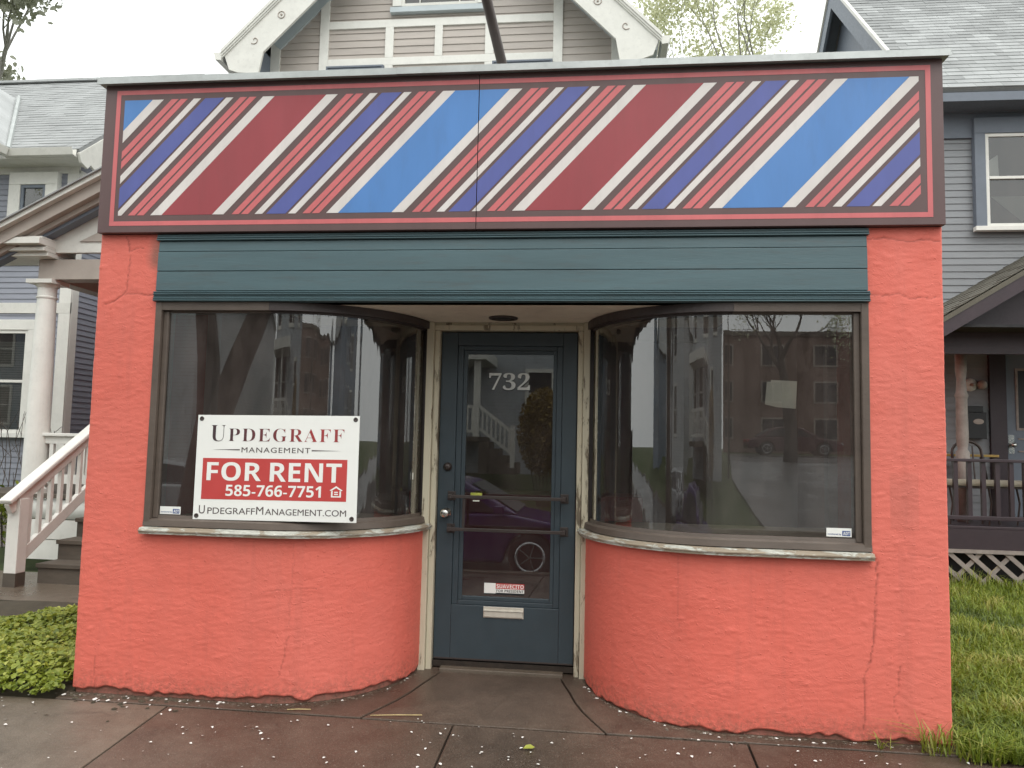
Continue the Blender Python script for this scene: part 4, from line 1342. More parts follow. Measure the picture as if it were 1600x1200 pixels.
# stairs
st_ = subpart("stairs", LH)
SX0, SX1 = -4.66, -2.7
for k in range(4):
    mb = MB(); mb.box(SX0, SX1, 2.78 + k * 0.255 - 0.025, 2.78 + (k + 1) * 0.255 + 0.02, 0.148 + k * 0.187, 0.187 + k * 0.187)
    mb.build("tread", M['tread'], st_, bevel=0.004)
    mb = MB(); mb.box(SX0 + 0.01, SX1, 2.78 + k * 0.255, 2.80 + k * 0.255, k * 0.187 + 0.0005, 0.1475 + k * 0.187)
    mb.build("riser", M['tread'], st_)
rail = subpart("stair_rail", LH)
NX, NY = -4.745, 2.60
slp = 0.62
mb = MB(); mb.box(NX - 0.06, NX + 0.06, NY - 0.06, NY + 0.06, 0.125, 0.80); mb.build("newel", M['cream_trim'], rail, bevel=0.004)
mb = MB(); mb.box(NX - 0.062, NX + 0.062, NY - 0.062, NY + 0.062, -0.02, 0.1245); mb.build("newel_foot", M['tread'], rail)
yl = 3.75
mb = MB(); mb.bar((NX, NY - 0.13, 0.80 - 0.09), (NX, yl, 0.80 + slp * (yl - NY) - 0.01), 0.05, 0.10); mb.build("upper_rail", M['cream_trim'], rail, bevel=0.006)
mb = MB(); mb.bar((NX, NY - 0.17, 0.775), (NX, yl, 0.87 + slp * (yl - NY)), 0.125, 0.045); mb.build("handrail", M['cream_trim'], rail, bevel=0.012)
mb = MB(); mb.bar((NX, NY + 0.062, 0.27), (NX, yl, 0.24 + slp * (yl - NY)), 0.05, 0.11); mb.build("lower_rail", M['cream_trim'], rail, bevel=0.006)
for k in range(8):
    y = NY + 0.13 + k * 0.135
    mb = MB(); mb.box(NX - 0.019, NX + 0.019, y - 0.019, y + 0.019, 0.28 + slp * (y - NY), 0.755 + slp * (y - NY))
    mb.build("baluster", M['cream_trim'], rail)
prail = subpart("porch_rail", LH)
mb = MB(); mb.box(-5.50, -4.72, 3.80, 3.92, 1.375, 1.41); mb.build("handrail", M['cream_trim'], prail, bevel=0.006)
mb = MB(); mb.box(-5.50, -4.72, 3.835, 3.885, 1.295, 1.374); mb.build("upper_rail", M['cream_trim'], prail)
mb = MB(); mb.box(-5.50, -4.72, 3.835, 3.885, 0.86, 0.96); mb.build("lower_rail", M['cream_trim'], prail)
for k in range(6):
    mb = MB(); mb.box(-5.43 + k * 0.125, -5.385 + k * 0.125, 3.84, 3.88, 0.961, 1.294); mb.build("baluster", M['cream_trim'], prail)

# ------------------------------------------------------------------ middle house: half-timbered gable behind the shop
MH = thing("middle_house", (-1.87, 7, 0), "taupe gabled house with cream half-timber trim behind the shop", "house")
YM = 7.0
XL_, XR_ = -4.55, 0.80
XM = (XL_ + XR_) / 2
EZM = 7.56      # roof height over the wall corners
wallm = subpart("gable_wall", MH)
apex = EZM + (XR_ - XL_) / 2
mb = MB()
mb.prism([(XL_, -0.1), (XR_, -0.1), (XR_, EZM), (XM, apex), (XL_, EZM)], lambda x, z: (x, YM + 0.002, z), lambda x, z: (x, 14, z))
mb.build("core", M['tan_siding'], wallm)
z = 5.6
hb_ = 0.113
while z < apex - 0.25:
    inset = max(0.0, z + hb_ - EZM) + 0.02
    L = XR_ - XL_ - 2 * inset
    instance("clapboard", board_mesh(L, hb_, 0.018, mat=M['tan_siding']), (XL_ + inset, YM, z), wallm)
    z += hb_
def mtrim(x0, x1, z0, z1, mat='cream_trim', dy=0.0, nm="timber"):
    mb = MB(); mb.box(x0, x1, YM - 0.040 - dy, YM + 0.0, z0, z1)
    return mb.build(nm, M[mat], MH, bevel=0.004)
mtrim(XL_ - 0.02, XL_ + 0.13, 5.5, EZM + 0.05, 'white_trim', 0.002, "corner_board")
mtrim(XR_ - 0.13, XR_ + 0.02, 5.5, EZM + 0.05, 'white_trim', 0.002, "corner_board")
mtrim(-3.79, -3.65, 5.5, 8.7, dy=0.003)
mtrim(-0.19, -0.05, 5.5, 8.7, dy=0.003)
mtrim(-3.6495, -0.1905, 7.70, 7.82)
mtrim(-3.6495, -0.1905, 7.10, 7.22)
for x in (-2.69, -1.15):
    mtrim(x - 0.065, x + 0.065, 7.2205, 7.6995, dy=0.001)
    mtrim(x - 0.065, x + 0.065, 5.5, 7.0995, dy=0.001)
mtrim(-1.985, -1.865, 7.2205, 7.6995, dy=0.001)
# attic window and the heads of the two windows below
house_window(MH, -2.50, -1.33, 7.99, 8.95, YM - 0.072, M['cream_trim'], M['white_trim'], 0.14, sill=False, mid=8.7)
mb = MB(); mb.box(-2.68, -1.15, YM - 0.10, YM - 0.0, 7.90, 7.985); mb.build("window_sill", M['pale_blue_trim'], MH, bevel=0.004)
for x in (-2.22, -1.61):
    mb = MB(); mb.box(x - 0.008, x + 0.008, YM - 0.086, YM - 0.074, 8.035, 8.68); mb.build("muntin", M['white_trim'], MH)
for z in (8.14,):
    mb = MB(); mb.box(-2.45, -1.38, YM - 0.0855, YM - 0.0745, z - 0.008, z + 0.008); mb.build("muntin", M['white_trim'], MH)
for x0, x1 in ((-3.62, -2.78), (-1.06, -0.22)):
    house_window(MH, x0, x1, 5.6, 7.05, YM - 0.070, M['slate_trim'], M['slate_trim'], 0.03, sill=False)
# frieze along the rake, barge boards with rosettes and a scroll, eaves with gutters
roofm = subpart("roof", MH)
for s in (-1, 1):
    cx = XM
    hw = (XR_ - XL_) / 2
    fx = lambda a: cx + s * a           # a = distance from the ridge line
    mb = MB()
    pl = [(hw + 0.02, EZM - 0.03), (hw + 0.02, EZM + 0.10), (0, apex + 0.02), (0, apex - 0.30), (hw - 0.13, EZM - 0.15)]
    mb.prism(pl, lambda a, z: (fx(a), YM - 0.048, z), lambda a, z: (fx(a), YM + 0.0, z))
    mb.build("rake_frieze", M['pale_blue_trim'], roofm)
    YB = 6.50
    ex = 3.22                            # half width at the eave
    ez = apex - ex + 0.16
    # roof slab
    mb = MB()
    slope_sheet(mb, (fx(ex), YB, ez), (fx(ex), 14.2, ez), (fx(0), 14.2, apex + 0.16), (fx(0), YB, apex + 0.16), 0.05 * s)
    mb.build("deck", M['shingle_pale'], roofm)
    # raking soffit behind the barge board
    mb = MB()
    mb.prism([(ex - 0.05, ez - 0.13), (0, apex + 0.02), (0, apex - 0.02), (ex - 0.05, ez - 0.17)], lambda a, z: (fx(a), YB + 0.05, z), lambda a, z: (fx(a), YM - 0.049, z))
    mb.build("soffit", M['pale_blue_trim'], roofm)
    # barge board: broad plank, curled foot
    mb = MB()
    w_ = 0.46
    foot = []
    for t in np.linspace(0, math.pi, 9):
        foot.append((ex - 0.50 - 0.075 * math.cos(t) + 0.02, ez - 0.40 - 0.07 * math.sin(t)))
    pl = [(ex, ez - 0.03), (0, apex + 0.13), (0, apex + 0.13 - w_ * 1.38), (ex - 0.62, ez - 0.03 - w_ * 1.38 + 0.62)] + foot + [(ex - 0.36, ez - 0.36), (ex - 0.24, ez - 0.35), (ex - 0.10, ez - 0.30)]
    mb.prism(pl, lambda a, z: (fx(a), YB, z), lambda a, z: (fx(a), YB + 0.045, z))
    mb.build("barge_board", M['white_trim'], roofm, bevel=0.004)
    for k, (o0, o1, y0) in enumerate(((0.0, -0.06, -0.05), (-0.061, -0.10, -0.035), (-0.101, -0.13, -0.02))):
        mb = MB()
        mb.prism([(ex + 0.02, ez + o0), (0, apex + 0.16 + o0), (0, apex + 0.16 + o1), (ex + 0.02, ez + o1)], lambda a, z: (fx(a), YB + y0, z), lambda a, z: (fx(a), YB - 0.0005, z))
        mb.build("crown_moulding", M['white_trim'], roofm)
    for k in range(5):                   # turned rosettes
        a = ex - 0.58 - 0.30 * k
        zc = apex + 0.16 - a - 0.36
        mb = MB()
        ring = [(fx(a) + 0.052 * math.cos(t), YB - 0.003, zc + 0.052 * math.sin(t)) for t in np.linspace(0, 2 * math.pi, 19)]
        mb.tube(ring, 0.008, 5, False)
        mb.lathe([(0.017, 0), (0.014, 0.012), (0.004, 0.016)], (fx(a), YB, zc), 10, 'y')
        if k == 0:
            mb.v = []; mb.f = []; mb.mi = []
            sp = [(fx(a + 0.10) + s * (0.012 + 0.010 * t) * math.cos(t * 1.0), YB - 0.003, zc - 0.075 + (0.012 + 0.010 * t) * math.sin(t * 1.0)) for t in np.linspace(0, 11 / 2, 26)]
            mb.tube(sp, 0.008, 5)
        mb.build("scroll" if k == 0 else "rosette", M['taupe_trim'], roofm, smooth=True)
    # boxed eave running back, gutter
    mb = MB()
    mb.prism([(ex - 0.04, ez - 0.05), (ex - 0.04, ez - 0.20), (hw + 0.02, ez - 0.30), (hw + 0.02, ez + 0.1)], lambda a, z: (fx(a), YB + 0.05, z), lambda a, z: (fx(a), 14, z))
    mb.build("eave_box", M['slate_trim'] if s < 0 else M['pale_blue_trim'], roofm)
    mb = MB()
    mb.prism([(ex + 0.0, ez - 0.04), (ex + 0.02, ez - 0.16), (ex + 0.11, ez - 0.15), (ex + 0.14, ez - 0.04)], lambda a, z: (fx(a), YB - 0.03, z), lambda a, z: (fx(a), 14, z))
    mb.build("gutter", M['white_trim'], roofm)

# ------------------------------------------------------------------ right house: grey boards, shingled roof, plum porch
RH = thing("right_house", (7.5, 6.6, 0), "grey clapboard house with shingled roof and plum porch right of the shop", "house")
YR = 6.6
rw = subpart("front_wall", RH)
mb = MB(); mb.box(4.95, 12.5, YR + 0.002, 13.1, -0.2, 6.2); mb.build("core", M['grey_siding'], rw)
clapboards(rw, 4.93, 12.0, YR, 0.6, 5.60, 0.0915, M['grey_siding'])
mb = MB(); mb.box(4.92, 12.0, YR - 0.045, YR - 0.0, 5.60, 6.02); mb.build("frieze", M['slate_trim'], RH, bevel=0.004)
mb = MB(); mb.box(4.92, 12.0, YR - 0.075, YR - 0.0455, 5.93, 6.02); mb.build("frieze_moulding", M['slate_trim'], RH)
house_window(RH, 5.585, 6.55, 4.38, 5.66 - 0.02, YR - 0.067, M['slate_trim'], M['cream_trim'], 0.135, mid=5.04, head=0.08)
mb = MB()
mb.prism([(5.66, 4.80), (6.48, 4.80), (6.04, 4.46)], lambda x, z: (x, YR - 0.040, z), lambda x, z: (x, YR - 0.038, z))
mb.build("valance_cloth", M['blind'], RH)
mb = MB()
mb.prism([(5.64, 5.07), (5.77, 5.07), (5.76, 5.36), (5.64, 5.28)], lambda x, z: (x, YR - 0.045, z), lambda x, z: (x, YR - 0.043, z))
mb.build("curtain_corner", M['print_white'], RH)
rr = subpart("roof", RH)
X0R, EYR, EZR, RYR, RZR = 4.65, 6.15, 6.10, 9.85, 9.80
mb = MB(); slope_sheet(mb, (X0R, EYR, EZR), (12.6, EYR, EZR), (12.6, RYR, RZR), (X0R, RYR, RZR)); mb.build("deck", M['shingle_grey'], rr)
mb = MB(); slope_sheet(mb, (X0R, 13.55, EZR), (12.6, 13.55, EZR), (12.6, RYR, RZR), (X0R, RYR, RZR), -0.05); mb.build("deck", M['shingle_grey'], rr)
sl = Vector((0, RYR - EYR, RZR - EZR))
courses((X0R, EYR, EZR + 0.004), (X0R + 4.0, EYR, EZR + 0.004), sl, 5.2, 0.142, 0.33, 0.014, M['shingle_grey'], rr, limit=295)
mb = MB(); mb.box(X0R + 0.02, 12.6, EYR + 0.0, EYR + 0.03, EZR - 0.17, EZR - 0.055); mb.build("fascia", M['slate_trim'], rr)
mb = MB(); mb.box(4.92, 12.6, EYR + 0.031, YR - 0.0005, EZR - 0.16, EZR - 0.13); mb.build("eave_soffit", M['slate_trim'], rr)
# gable end wall on the near-left side, rake boards and an arched ornament
mb = MB(); mb.prism([(6.6, 5.6), (13.1, 5.6), (RYR, RZR - 0.12)], lambda y, z: (4.90, y, z), lambda y, z: (4.949, y, z)); mb.build("gable_end", M['slate_trim'], RH)
for a, b in (((EYR, EZR), (RYR, RZR)), ((13.55, EZR), (RYR, RZR))):
    mb = MB()
    mb.prism([(a[0], a[1] - 0.02), (b[0], b[1] - 0.02), (b[0], b[1] - 0.42), (a[0] + (0.3 if a[0] < b[0] else -0.3), a[1] - 0.10)], lambda y, z: (X0R - 0.025, y, z), lambda y, z: (X0R + 0.02, y, z))
    mb.build("barge_board", M['slate_trim'], rr)
    mb = MB()
    mb.bar((X0R - 0.03, a[0], a[1] + 0.02), (X0R - 0.03, b[0], b[1] + 0.02), 0.05, 0.05); mb.build("rake_edge", M['white_trim'], rr)
    mb = MB()
    mb.prism([(a[0], a[1] - 0.07), (b[0], b[1] - 0.07), (b[0], b[1] - 0.11), (a[0], a[1] - 0.11)], lambda y, z: (X0R + 0.021, y, z), lambda y, z: (4.90, y, z))
    mb.build("rake_soffit", M['slate_trim'], rr)
orn = [(X0R - 0.04, 7.05 + 0.22 * math.cos(t), 6.72 + 0.24 * math.sin(t)) for t in np.linspace(0.0, math.pi * 1.1, 16)]
mb = MB(); mb.tube(orn, 0.022, 6)
for k in range(5):
    t = 0.4 + k * 0.28
    mb.tube([(X0R - 0.04, 6.78, 6.52), (X0R - 0.04, 6.78 - 0.16 * math.cos(t), 6.52 + 0.20 * math.sin(t))], 0.012, 5)
mb.build("gable_ornament", M['white_trim'], rr, smooth=True)
# porch roof: slope facing left, seen from below and to the side
pr_ = subpart("porch_roof", RH)
tanp = 0.62
pz = lambda x: 3.17 + tanp * (x - 4.75)
mb = MB()
y0, y1 = 4.85, YR - 0.02
v = [(4.15, y0, pz(4.15)), (4.15, y1, pz(4.15)), (7.4, y1, pz(7.4)), (7.4, y0, pz(7.4))]
slope_sheet(mb, v[0], v[1], v[2], v[3], -0.05)
mb.build("deck", M['shingle_brown'], pr_)
courses((4.15, y1, pz(4.15) + .01), (4.15, y0, pz(4.15) + .01), (1, 0, tanp), 3.6, 0.13, 0.28, 0.011, M['shingle_brown'], pr_)
mb = MB(); mb.prism([(4.15, pz(4.15) - 0.05), (5.62, pz(5.62) - 0.05), (5.62, pz(5.62) - 0.22), (4.15, pz(4.15) - 0.22)], lambda x, z: (x, y0 + 0.01, z), lambda x, z: (x, y0 + 0.05, z)); mb.build("rake_board", M['plum'], pr_)
mb = MB(); mb.prism([(5.42, pz(5.42) - 0.055), (7.4, pz(7.4) - 0.055), (7.4, pz(7.4) - 0.13), (5.44, pz(5.44) - 0.13)], lambda x, z: (x, y0 - 0.03, z), lambda x, z: (x, y0 + 0.009, z)); mb.build("white_rake", M['white_trim'], pr_)
for k in range(6):
    x = 5.40 + k * 0.22
    mb = MB(); mb.box(x, x + 0.12, y0 - 0.02, y0 + 0.0095, pz(x) - 0.24, pz(x) - 0.125); mb.build("bracket_block", M['pale_blue_trim'], pr_)
mb = MB(); mb.box(4.2, 7.4, y0 + 0.06, YR - 0.02, 2.80, 2.83); mb.build("porch_ceiling", M['shade_panel'], pr_)  # ceiling coloured near black for the shade under the porch
mb = MB(); mb.prism([(4.2, 2.55), (7.4, 2.55), (7.4, pz(7.4) - 0.25), (4.2, pz(4.2) - 0.12)], lambda x, z: (x, y0 + 0.45, z), lambda x, z: (x, y0 + 0.50, z)); mb.build("porch_shade_panel", M['plum'], pr_)  # added dark panel: fills the shaded void and cuts light into the porch
# porch floor, skirt, lattice, railing, post
pp = subpart("porch", RH)
PYR, PDZ = 5.2, 0.60
mb = MB(); mb.box(4.2, 9.0, PYR, YR - 0.02, PDZ - 0.03, PDZ); mb.build("deck", M['plum'], pp, bevel=0.004)
mb = MB(); mb.box(4.2, 9.0, PYR + 0.03, PYR + 0.06, 0.345, PDZ - 0.0305); mb.build("skirt", M['plum'], pp, bevel=0.004)
mb = MB(); mb.box(4.2, 9.0, PYR + 0.015, PYR + 0.055, 0.31, 0.3445); mb.build("lattice_cap", M['lattice'], pp)
mb = MB(); mb.box(4.19, 4.235, PYR + 0.005, PYR + 0.06, -0.1, 0.2995); mb.build("lattice_post", M['lattice'], pp)
mb = MB(); mb.box(5.30, 5.345, PYR + 0.005, PYR + 0.014, -0.1, 0.3095); mb.build("lattice_stop", M['lattice'], pp)
mb = MB(); mb.box(4.2, 9.0, PYR + 0.20, PYR + 0.22, -0.3, 0.30); mb.build("underfloor_shade", M['shade_panel'], pp)  # dark sheet behind the lattice stands for the shade under the floor
lat = subpart("lattice", RH)
meA, meB = None, None
for layer, (ang, dy) in enumerate(((-42, 0.020), (46, 0.034))):
    b2 = MB(); b2.box(-0.42, 0.42, -0.006, 0.006, -0.024, 0.024)
    me = b2.mesh("slat", M['lattice']); fix_normals(me)
    for k in range(21 if layer == 0 else 13):
        x = 4.56 + k * (0.205 if layer == 0 else 0.33)
        o = instance("slat", me, (x, PYR + dy, 0.035), lat, (0, rad(-ang), 0))
# mask the slat tops: trimmed by the cap and skirt in front
mb = MB(); mb.box(4.2, 9.0, PYR - 0.002, PYR + 0.0135, 0.300, 0.3435); mb.build("lattice_rail", M['lattice'], pp)
mb = MB(); mb.box(4.2, 9.0, PYR - 0.0025, PYR + 0.029, 0.3445, PDZ - 0.0305); mb.build("skirt_face", M['plum'], pp)
rl = subpart("railing", RH)
mb = MB(); mb.box(4.2, 9.0, PYR + 0.02, PYR + 0.11, 1.315, 1.35); mb.build("top_rail", M['plum'], rl, bevel=0.005)
mb = MB(); mb.box(4.2, 9.0, PYR + 0.03, PYR + 0.09, 0.665, 0.71); mb.build("lower_rail", M['plum'], rl, bevel=0.005)
b2 = MB(); b2.box(-0.022, 0.022, -0.022, 0.022, 0.0, 0.605); me = b2.mesh("baluster", M['plum']); fix_normals(me)
for k in range(30):
    instance("baluster", me, (4.28 + k * 0.148, PYR + 0.06, 0.7105), rl)
mb = MB()
mb.lathe([(0.075, PDZ), (0.075, 1.42), (0.05, 1.46), (0.06, 1.50), (0.068, 1.60), (0.062, 2.05), (0.066, 2.07), (0.075, 2.10), (0.060, 2.14), (0.050, 2.30), (0.062, 2.40), (0.062, 2.62)], (4.88, 5.75, 0), 18)
mb.build("turned_post", M['lattice'], pp, smooth=True)
# house door and dark casing at the back of the porch
hd = subpart("entry_door", RH)
mb = MB(); mb.box(5.58, 5.78, YR - 0.06, YR - 0.0, 0.60, 2.75); mb.build("casing", M['plum'], hd)
mb = MB(); mb.box(5.781, 6.70, YR - 0.030, YR - 0.0, 0.62, 2.70); mb.build("leaf", M['slate_trim'], hd)
mb = MB()
for b_ in ((5.90, 5.93, 1.72, 2.52), (5.9305, 6.6, 1.72, 1.75), (5.9305, 6.6, 2.49, 2.52), (5.92, 6.6, 1.44, 1.46), (5.92, 6.6, 1.60, 1.62)):
    mb.box(b_[0], b_[1], YR - 0.040, YR - 0.0305, b_[2], b_[3])
mb.build("panel_moulding", M['lattice'], hd)
mb = MB(); mb.box(5.931, 6.6, YR - 0.034, YR - 0.0308, 1.751, 2.489); mb.build("pane", M['black'], hd)
mb = MB(); mb.box(5.80, 5.87, YR - 0.036, YR - 0.0305, 1.42, 1.66); mb.build("lock_plate", M['chrome'], hd)
mb = MB(); mb.lathe([(0.015, 0), (0.015, 0.03), (0.032, 0.04), (0.034, 0.06), (0.01, 0.075)], (5.84, YR - 0.0365, 1.53), 14, 'y'); mb.build("knob", M['chrome'], hd, smooth=True)
# things on the porch
mbx = thing("mailbox", (5.36, YR - 0.10, 1.60), "dark wall mailbox with an oval plate beside the porch door", "mailbox")
mb = MB(); mb.box(5.24, 5.50, YR - 0.13, YR - 0.019, 1.60, 1.94); mb.box(5.24, 5.46, YR - 0.135, YR - 0.019, 1.9405, 2.02); mb.build("body", M['black'], mbx, bevel=0.006)
mb = MB(); mb.lathe([(0.065, 0), (0.06, 0.004), (0.02, 0.006)], (5.40, YR - 0.131, 1.82), 20, 'y')
o = mb.build("oval_plate", M['taupe_trim'], mbx); o.data.vertices.foreach_get
for v_ in o.data.vertices:
    v_.co.z = (v_.co.z - 0.22) * 0.55 + 0.22
lamp = thing("porch_lamp", (5.42, YR - 0.1, 2.28), "round white wall lamp above the mailbox", "lamp")
mb = MB(); mb.lathe([(0.085, 0), (0.085, 0.01), (0.06, 0.022), (0.03, 0.03)], (5.36, YR - 0.018, 2.30), 20, 'y'); mb.build("rose", M['white_trim'], lamp, smooth=True)
mb = MB(); mb.tube([(5.36, YR - 0.04, 2.30), (5.37, YR - 0.10, 2.30)], 0.022, 8)
mb.lathe([(0.02, 0), (0.055, 0.03), (0.06, 0.07), (0.04, 0.10), (0.01, 0.11)], (5.43, YR - 0.06, 2.30), 14, 'x'); mb.build("spot_head", M['taupe_trim'], lamp, smooth=True)
chair = thing("porch_chair", (4.95, 5.75, PDZ), "dark bent-cane chair behind the plum railing", "chair")
mb = MB()
arch = [(4.82 + 0.02, 5.86, 1.05)] + [(5.0 - 0.17 * math.cos(t), 5.92, 1.42 + 0.14 * math.sin(t)) for t in np.linspace(0, math.pi, 11)] + [(5.20, 5.86, 1.05)]
mb.tube(arch, 0.018, 8); mb.build("back_hoop", M['bronze'], chair, smooth=True)
for x in (4.93, 5.0, 5.07):
    mb = MB(); mb.tube([(x, 5.87, 1.05), (x, 5.93, 1.50)], 0.010, 6); mb.build("spindle", M['bronze'], chair)
mb = MB(); mb.lathe([(0.20, 1.02), (0.21, 1.04), (0.20, 1.055), (0.02, 1.06)], (5.0, 5.72, 0), 20); mb.build("seat", M['bronze'], chair)
for x, y in ((4.86, 5.58), (5.14, 5.58), (4.86, 5.86), (5.14, 5.86)):
    mb = MB(); mb.tube([(x, y, 1.03), (x + (x - 5.0) * 0.25, y + (y - 5.72) * 0.3, PDZ)], 0.013, 6); mb.build("leg", M['bronze'], chair)
tb = thing("porch_table", (5.05, 6.2, PDZ), "small table with a yellowish top against the porch wall", "table")
mb = MB(); mb.box(4.72, 5.42, 6.02, 6.40, 1.37, 1.40); mb.build("top", M['yellow_wood'], tb, bevel=0.005)
for x, y in ((4.76, 6.06), (5.38, 6.06), (4.76, 6.36), (5.38, 6.36)):
    mb = MB(); mb.box(x - 0.02, x + 0.02, y - 0.02, y + 0.02, PDZ, 1.369); mb.build("leg", M['bronze'], tb)
bench = thing("porch_bench", (5.1, 5.5, PDZ), "low iron bench with cream cushion behind the balusters", "bench")
mb = MB(); mb.box(4.5, 5.44, 5.34, 5.56, 1.035, 1.11)
o = mb.build("cushion", M['cushion'], bench, bevel=0.03)
mb = MB(); mb.box(4.5, 5.42, 5.35, 5.55, 1.015, 1.034); mb.build("seat_frame", M['bronze'], bench)
for x in (4.56, 4.98, 5.36):
    for y in (5.37, 5.53):
        mb = MB(); mb.tube([(x, y, 1.02), (x + 0.03, y, 0.85), (x + 0.0, y, PDZ)], 0.011, 6); mb.build("leg", M['bronze'], bench)

# ------------------------------------------------------------------ plants
def fast_mesh(name, V, Q, mat, leaf=None, smooth=False, parent=None):
    if parent:
        V = V - np.array(wloc(parent))
    me = bpy.data.meshes.new(name)
    nv, nq = len(V), len(Q)
    me.vertices.add(nv)
    me.vertices.foreach_set("co", V.astype(np.float32).ravel())
    me.loops.add(nq * 4)
    me.loops.foreach_set("vertex_index", Q.astype(np.int32).ravel())
    me.polygons.add(nq)
    me.polygons.foreach_set("loop_start", np.arange(0, nq * 4, 4, dtype=np.int32))
    if smooth:
        me.polygons.foreach_set("use_smooth", np.ones(nq, bool))
    me.update(calc_edges=True)
    me.validate()
    if leaf is not None:
        a = me.attributes.new("leaf", 'FLOAT', 'FACE')
        a.data.foreach_set("value", leaf.astype(np.float32))
    me.materials.append(mat)
    o = bpy.data.objects.new(name, me)
    COL.objects.link(o)
    if parent:
        o.parent = parent
    return o

def leaves(P, N, size, asp=0.62, fold=0.25, rng=RNG):
    """folded pointed leaves at P with normals N: two quads each"""
    n = len(P)
    N = N / np.linalg.norm(N, axis=1, keepdims=True)
    r = rng.normal(size=(n, 3))
    T = r - (r * N).sum(1, keepdims=True) * N
    T /= np.linalg.norm(T, axis=1, keepdims=True)
    B = np.cross(N, T)
    s = size if np.ndim(size) else np.full(n, size)
    s = s[:, None]
    w = s * asp / 2
    up = N * w * fold
    V = np.stack([P - T * s * .5, P - T * s * .18 + B * w + up, P + T * s * .22 + B * w * .85 + up, P + T * s * .55 - N * s * .06,
                  P + T * s * .22 - B * w * .85 + up, P - T * s * .18 - B * w + up], 1).reshape(-1, 3)
    b = np.arange(n)[:, None] * 6
    Q = np.concatenate([b + np.array([[0, 1, 2, 3]]), b + np.array([[0, 3, 4, 5]])], 1).reshape(-1, 4)
    return V, Q

def blades(P, h, lean, width, rng=RNG):
    n = len(P)
    az = rng.uniform(0, 2 * math.pi, n)
    D = np.stack([np.cos(az), np.sin(az), np.zeros(n)], 1)
    S = np.stack([-np.sin(az), np.cos(az), np.zeros(n)], 1)
    h, lean, w = h[:, None], lean[:, None], width[:, None]
    Zv = np.array([[0, 0, 1.0]])
    m = P + Zv * h * .62 + D * lean * h * .35
    t = P + Zv * h * (1 - .25 * lean) + D * lean * h * 1.0
    V = np.stack([P - S * w, P + S * w, m - S * w * .8, m + S * w * .8, t - S * w * .12, t + S * w * .12], 1).reshape(-1, 3)
    b = np.arange(n)[:, None] * 6
    Q = np.concatenate([b + np.array([[0, 1, 3, 2]]), b + np.array([[2, 3, 5, 4]])], 1).reshape(-1, 4)
    return V, Q

# grass on the right lawn, denser near the viewer
n = 60000
gy = -0.16 + 5.3 * RNG.random(n) ** 1.35
gx = 2.285 + (2.2 + 0.75 * gy.clip(0)) * RNG.random(n)
gp = np.stack([gx, gy, zlawn(gx, gy) - 0.004], 1)
patch = vnoise(gx * 2.1, gy * 2.1, 51) + 0.6 * vnoise(gx * 6, gy * 6, 52)
hh = (0.055 + 0.050 * RNG.random(n)) * (1.0 + 0.5 * patch) + 0.05 * np.clip(1 - (5.2 - gy) / 0.35, 0, 1)
V, Q = blades(gp, hh.clip(0.02), RNG.uniform(0.2, 1.3, n), RNG.uniform(0.0022, 0.0055, n))
lf = np.repeat(np.clip(0.42 + 0.75 * patch + RNG.normal(0, .16, n), 0, 1), 2)
tag(fast_mesh("grass", V, Q, M['grass'], lf), "lush uneven green grass beside the coral wall's right corner", "grass", kind='stuff')
# tall weeds against the right corner of the shop and at the lattice
def clump(name, cx, cy, n, hgt, rad_, label, seed, zf=None):
    rg = np.random.default_rng(seed)
    a, r = rg.uniform(0, 2 * math.pi, n), rad_ * np.sqrt(rg.random(n))
    P = np.stack([cx + r * np.cos(a), cy + r * np.sin(a) * 0.6, np.full(n, zf if zf is not None else 0.0)], 1)
    V, Q = blades(P, rg.uniform(0.5, 1, n) * hgt, rg.uniform(0.3, 1.3, n), rg.uniform(0.002, 0.0045, n), rg)
    return tag(fast_mesh(name, V, Q, M['grass'], np.repeat(rg.uniform(0.35, 1.0, n), 2)), label, "weeds")
clump("weed_tuft", 2.16, -0.055, 46, 0.22, 0.07, "tall pale grass tuft at the foot of the coral wall's right corner", 61, -0.02)
clump("weed_tuft", 2.34, -0.10, 70, 0.17, 0.12, "leaning grass tuft just past the coral wall's right corner", 62, -0.02)
clump("weed_tuft", 1.93, -0.055, 12, 0.12, 0.03, "tiny grass tuft sprouting from the pavement joint left of the corner", 63, -0.02)
clump("weed_tuft", 4.62, 5.02, 90, 0.30, 0.22, "yellowish weeds growing up through the left of the lattice", 64, -0.06)
clump("weed_tuft", 5.10, 5.02, 60, 0.20, 0.22, "low weeds under the middle of the lattice", 65, -0.06)

# leafy ground cover left of the shop: a mounded mat of small leaves
n = 26000
cy = -0.12 + 1.75 * RNG.random(n)
cx = -2.30 - 2.6 * RNG.random(n)
edge = np.clip((cy + 0.16) / 0.35, 0, 1) * np.clip((1.62 + 0.62 * (cx + 2.9).clip(-1.4, 0.6) - cy + 0.16 * vnoise(cx * 4, cy * 0 + 2, 70)) / 0.3, 0, 1)
top = (0.13 + 0.08 * vnoise(cx * 2.3, cy * 2.3, 71) + 0.06 * vnoise(cx * 6, cy * 6, 72)) * edge ** 0.6
ok = edge > 0.02
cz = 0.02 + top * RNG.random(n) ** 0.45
P = np.stack([cx, cy, cz], 1)[ok]
Nn = RNG.normal(0, 0.42, (len(P), 3)) + np.array([0, -0.28, 1.0])
V, Q = leaves(P, Nn, RNG.uniform(0.018, 0.048, len(P)), 0.66)
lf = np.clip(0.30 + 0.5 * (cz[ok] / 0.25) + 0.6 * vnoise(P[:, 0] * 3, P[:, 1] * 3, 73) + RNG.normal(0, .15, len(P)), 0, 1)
tag(fast_mesh("ground_cover", V, Q, M['cover_leaf'], np.repeat(lf, 2)), "dense mat of small bright green leaves left of the coral wall", "ground cover", kind='stuff')

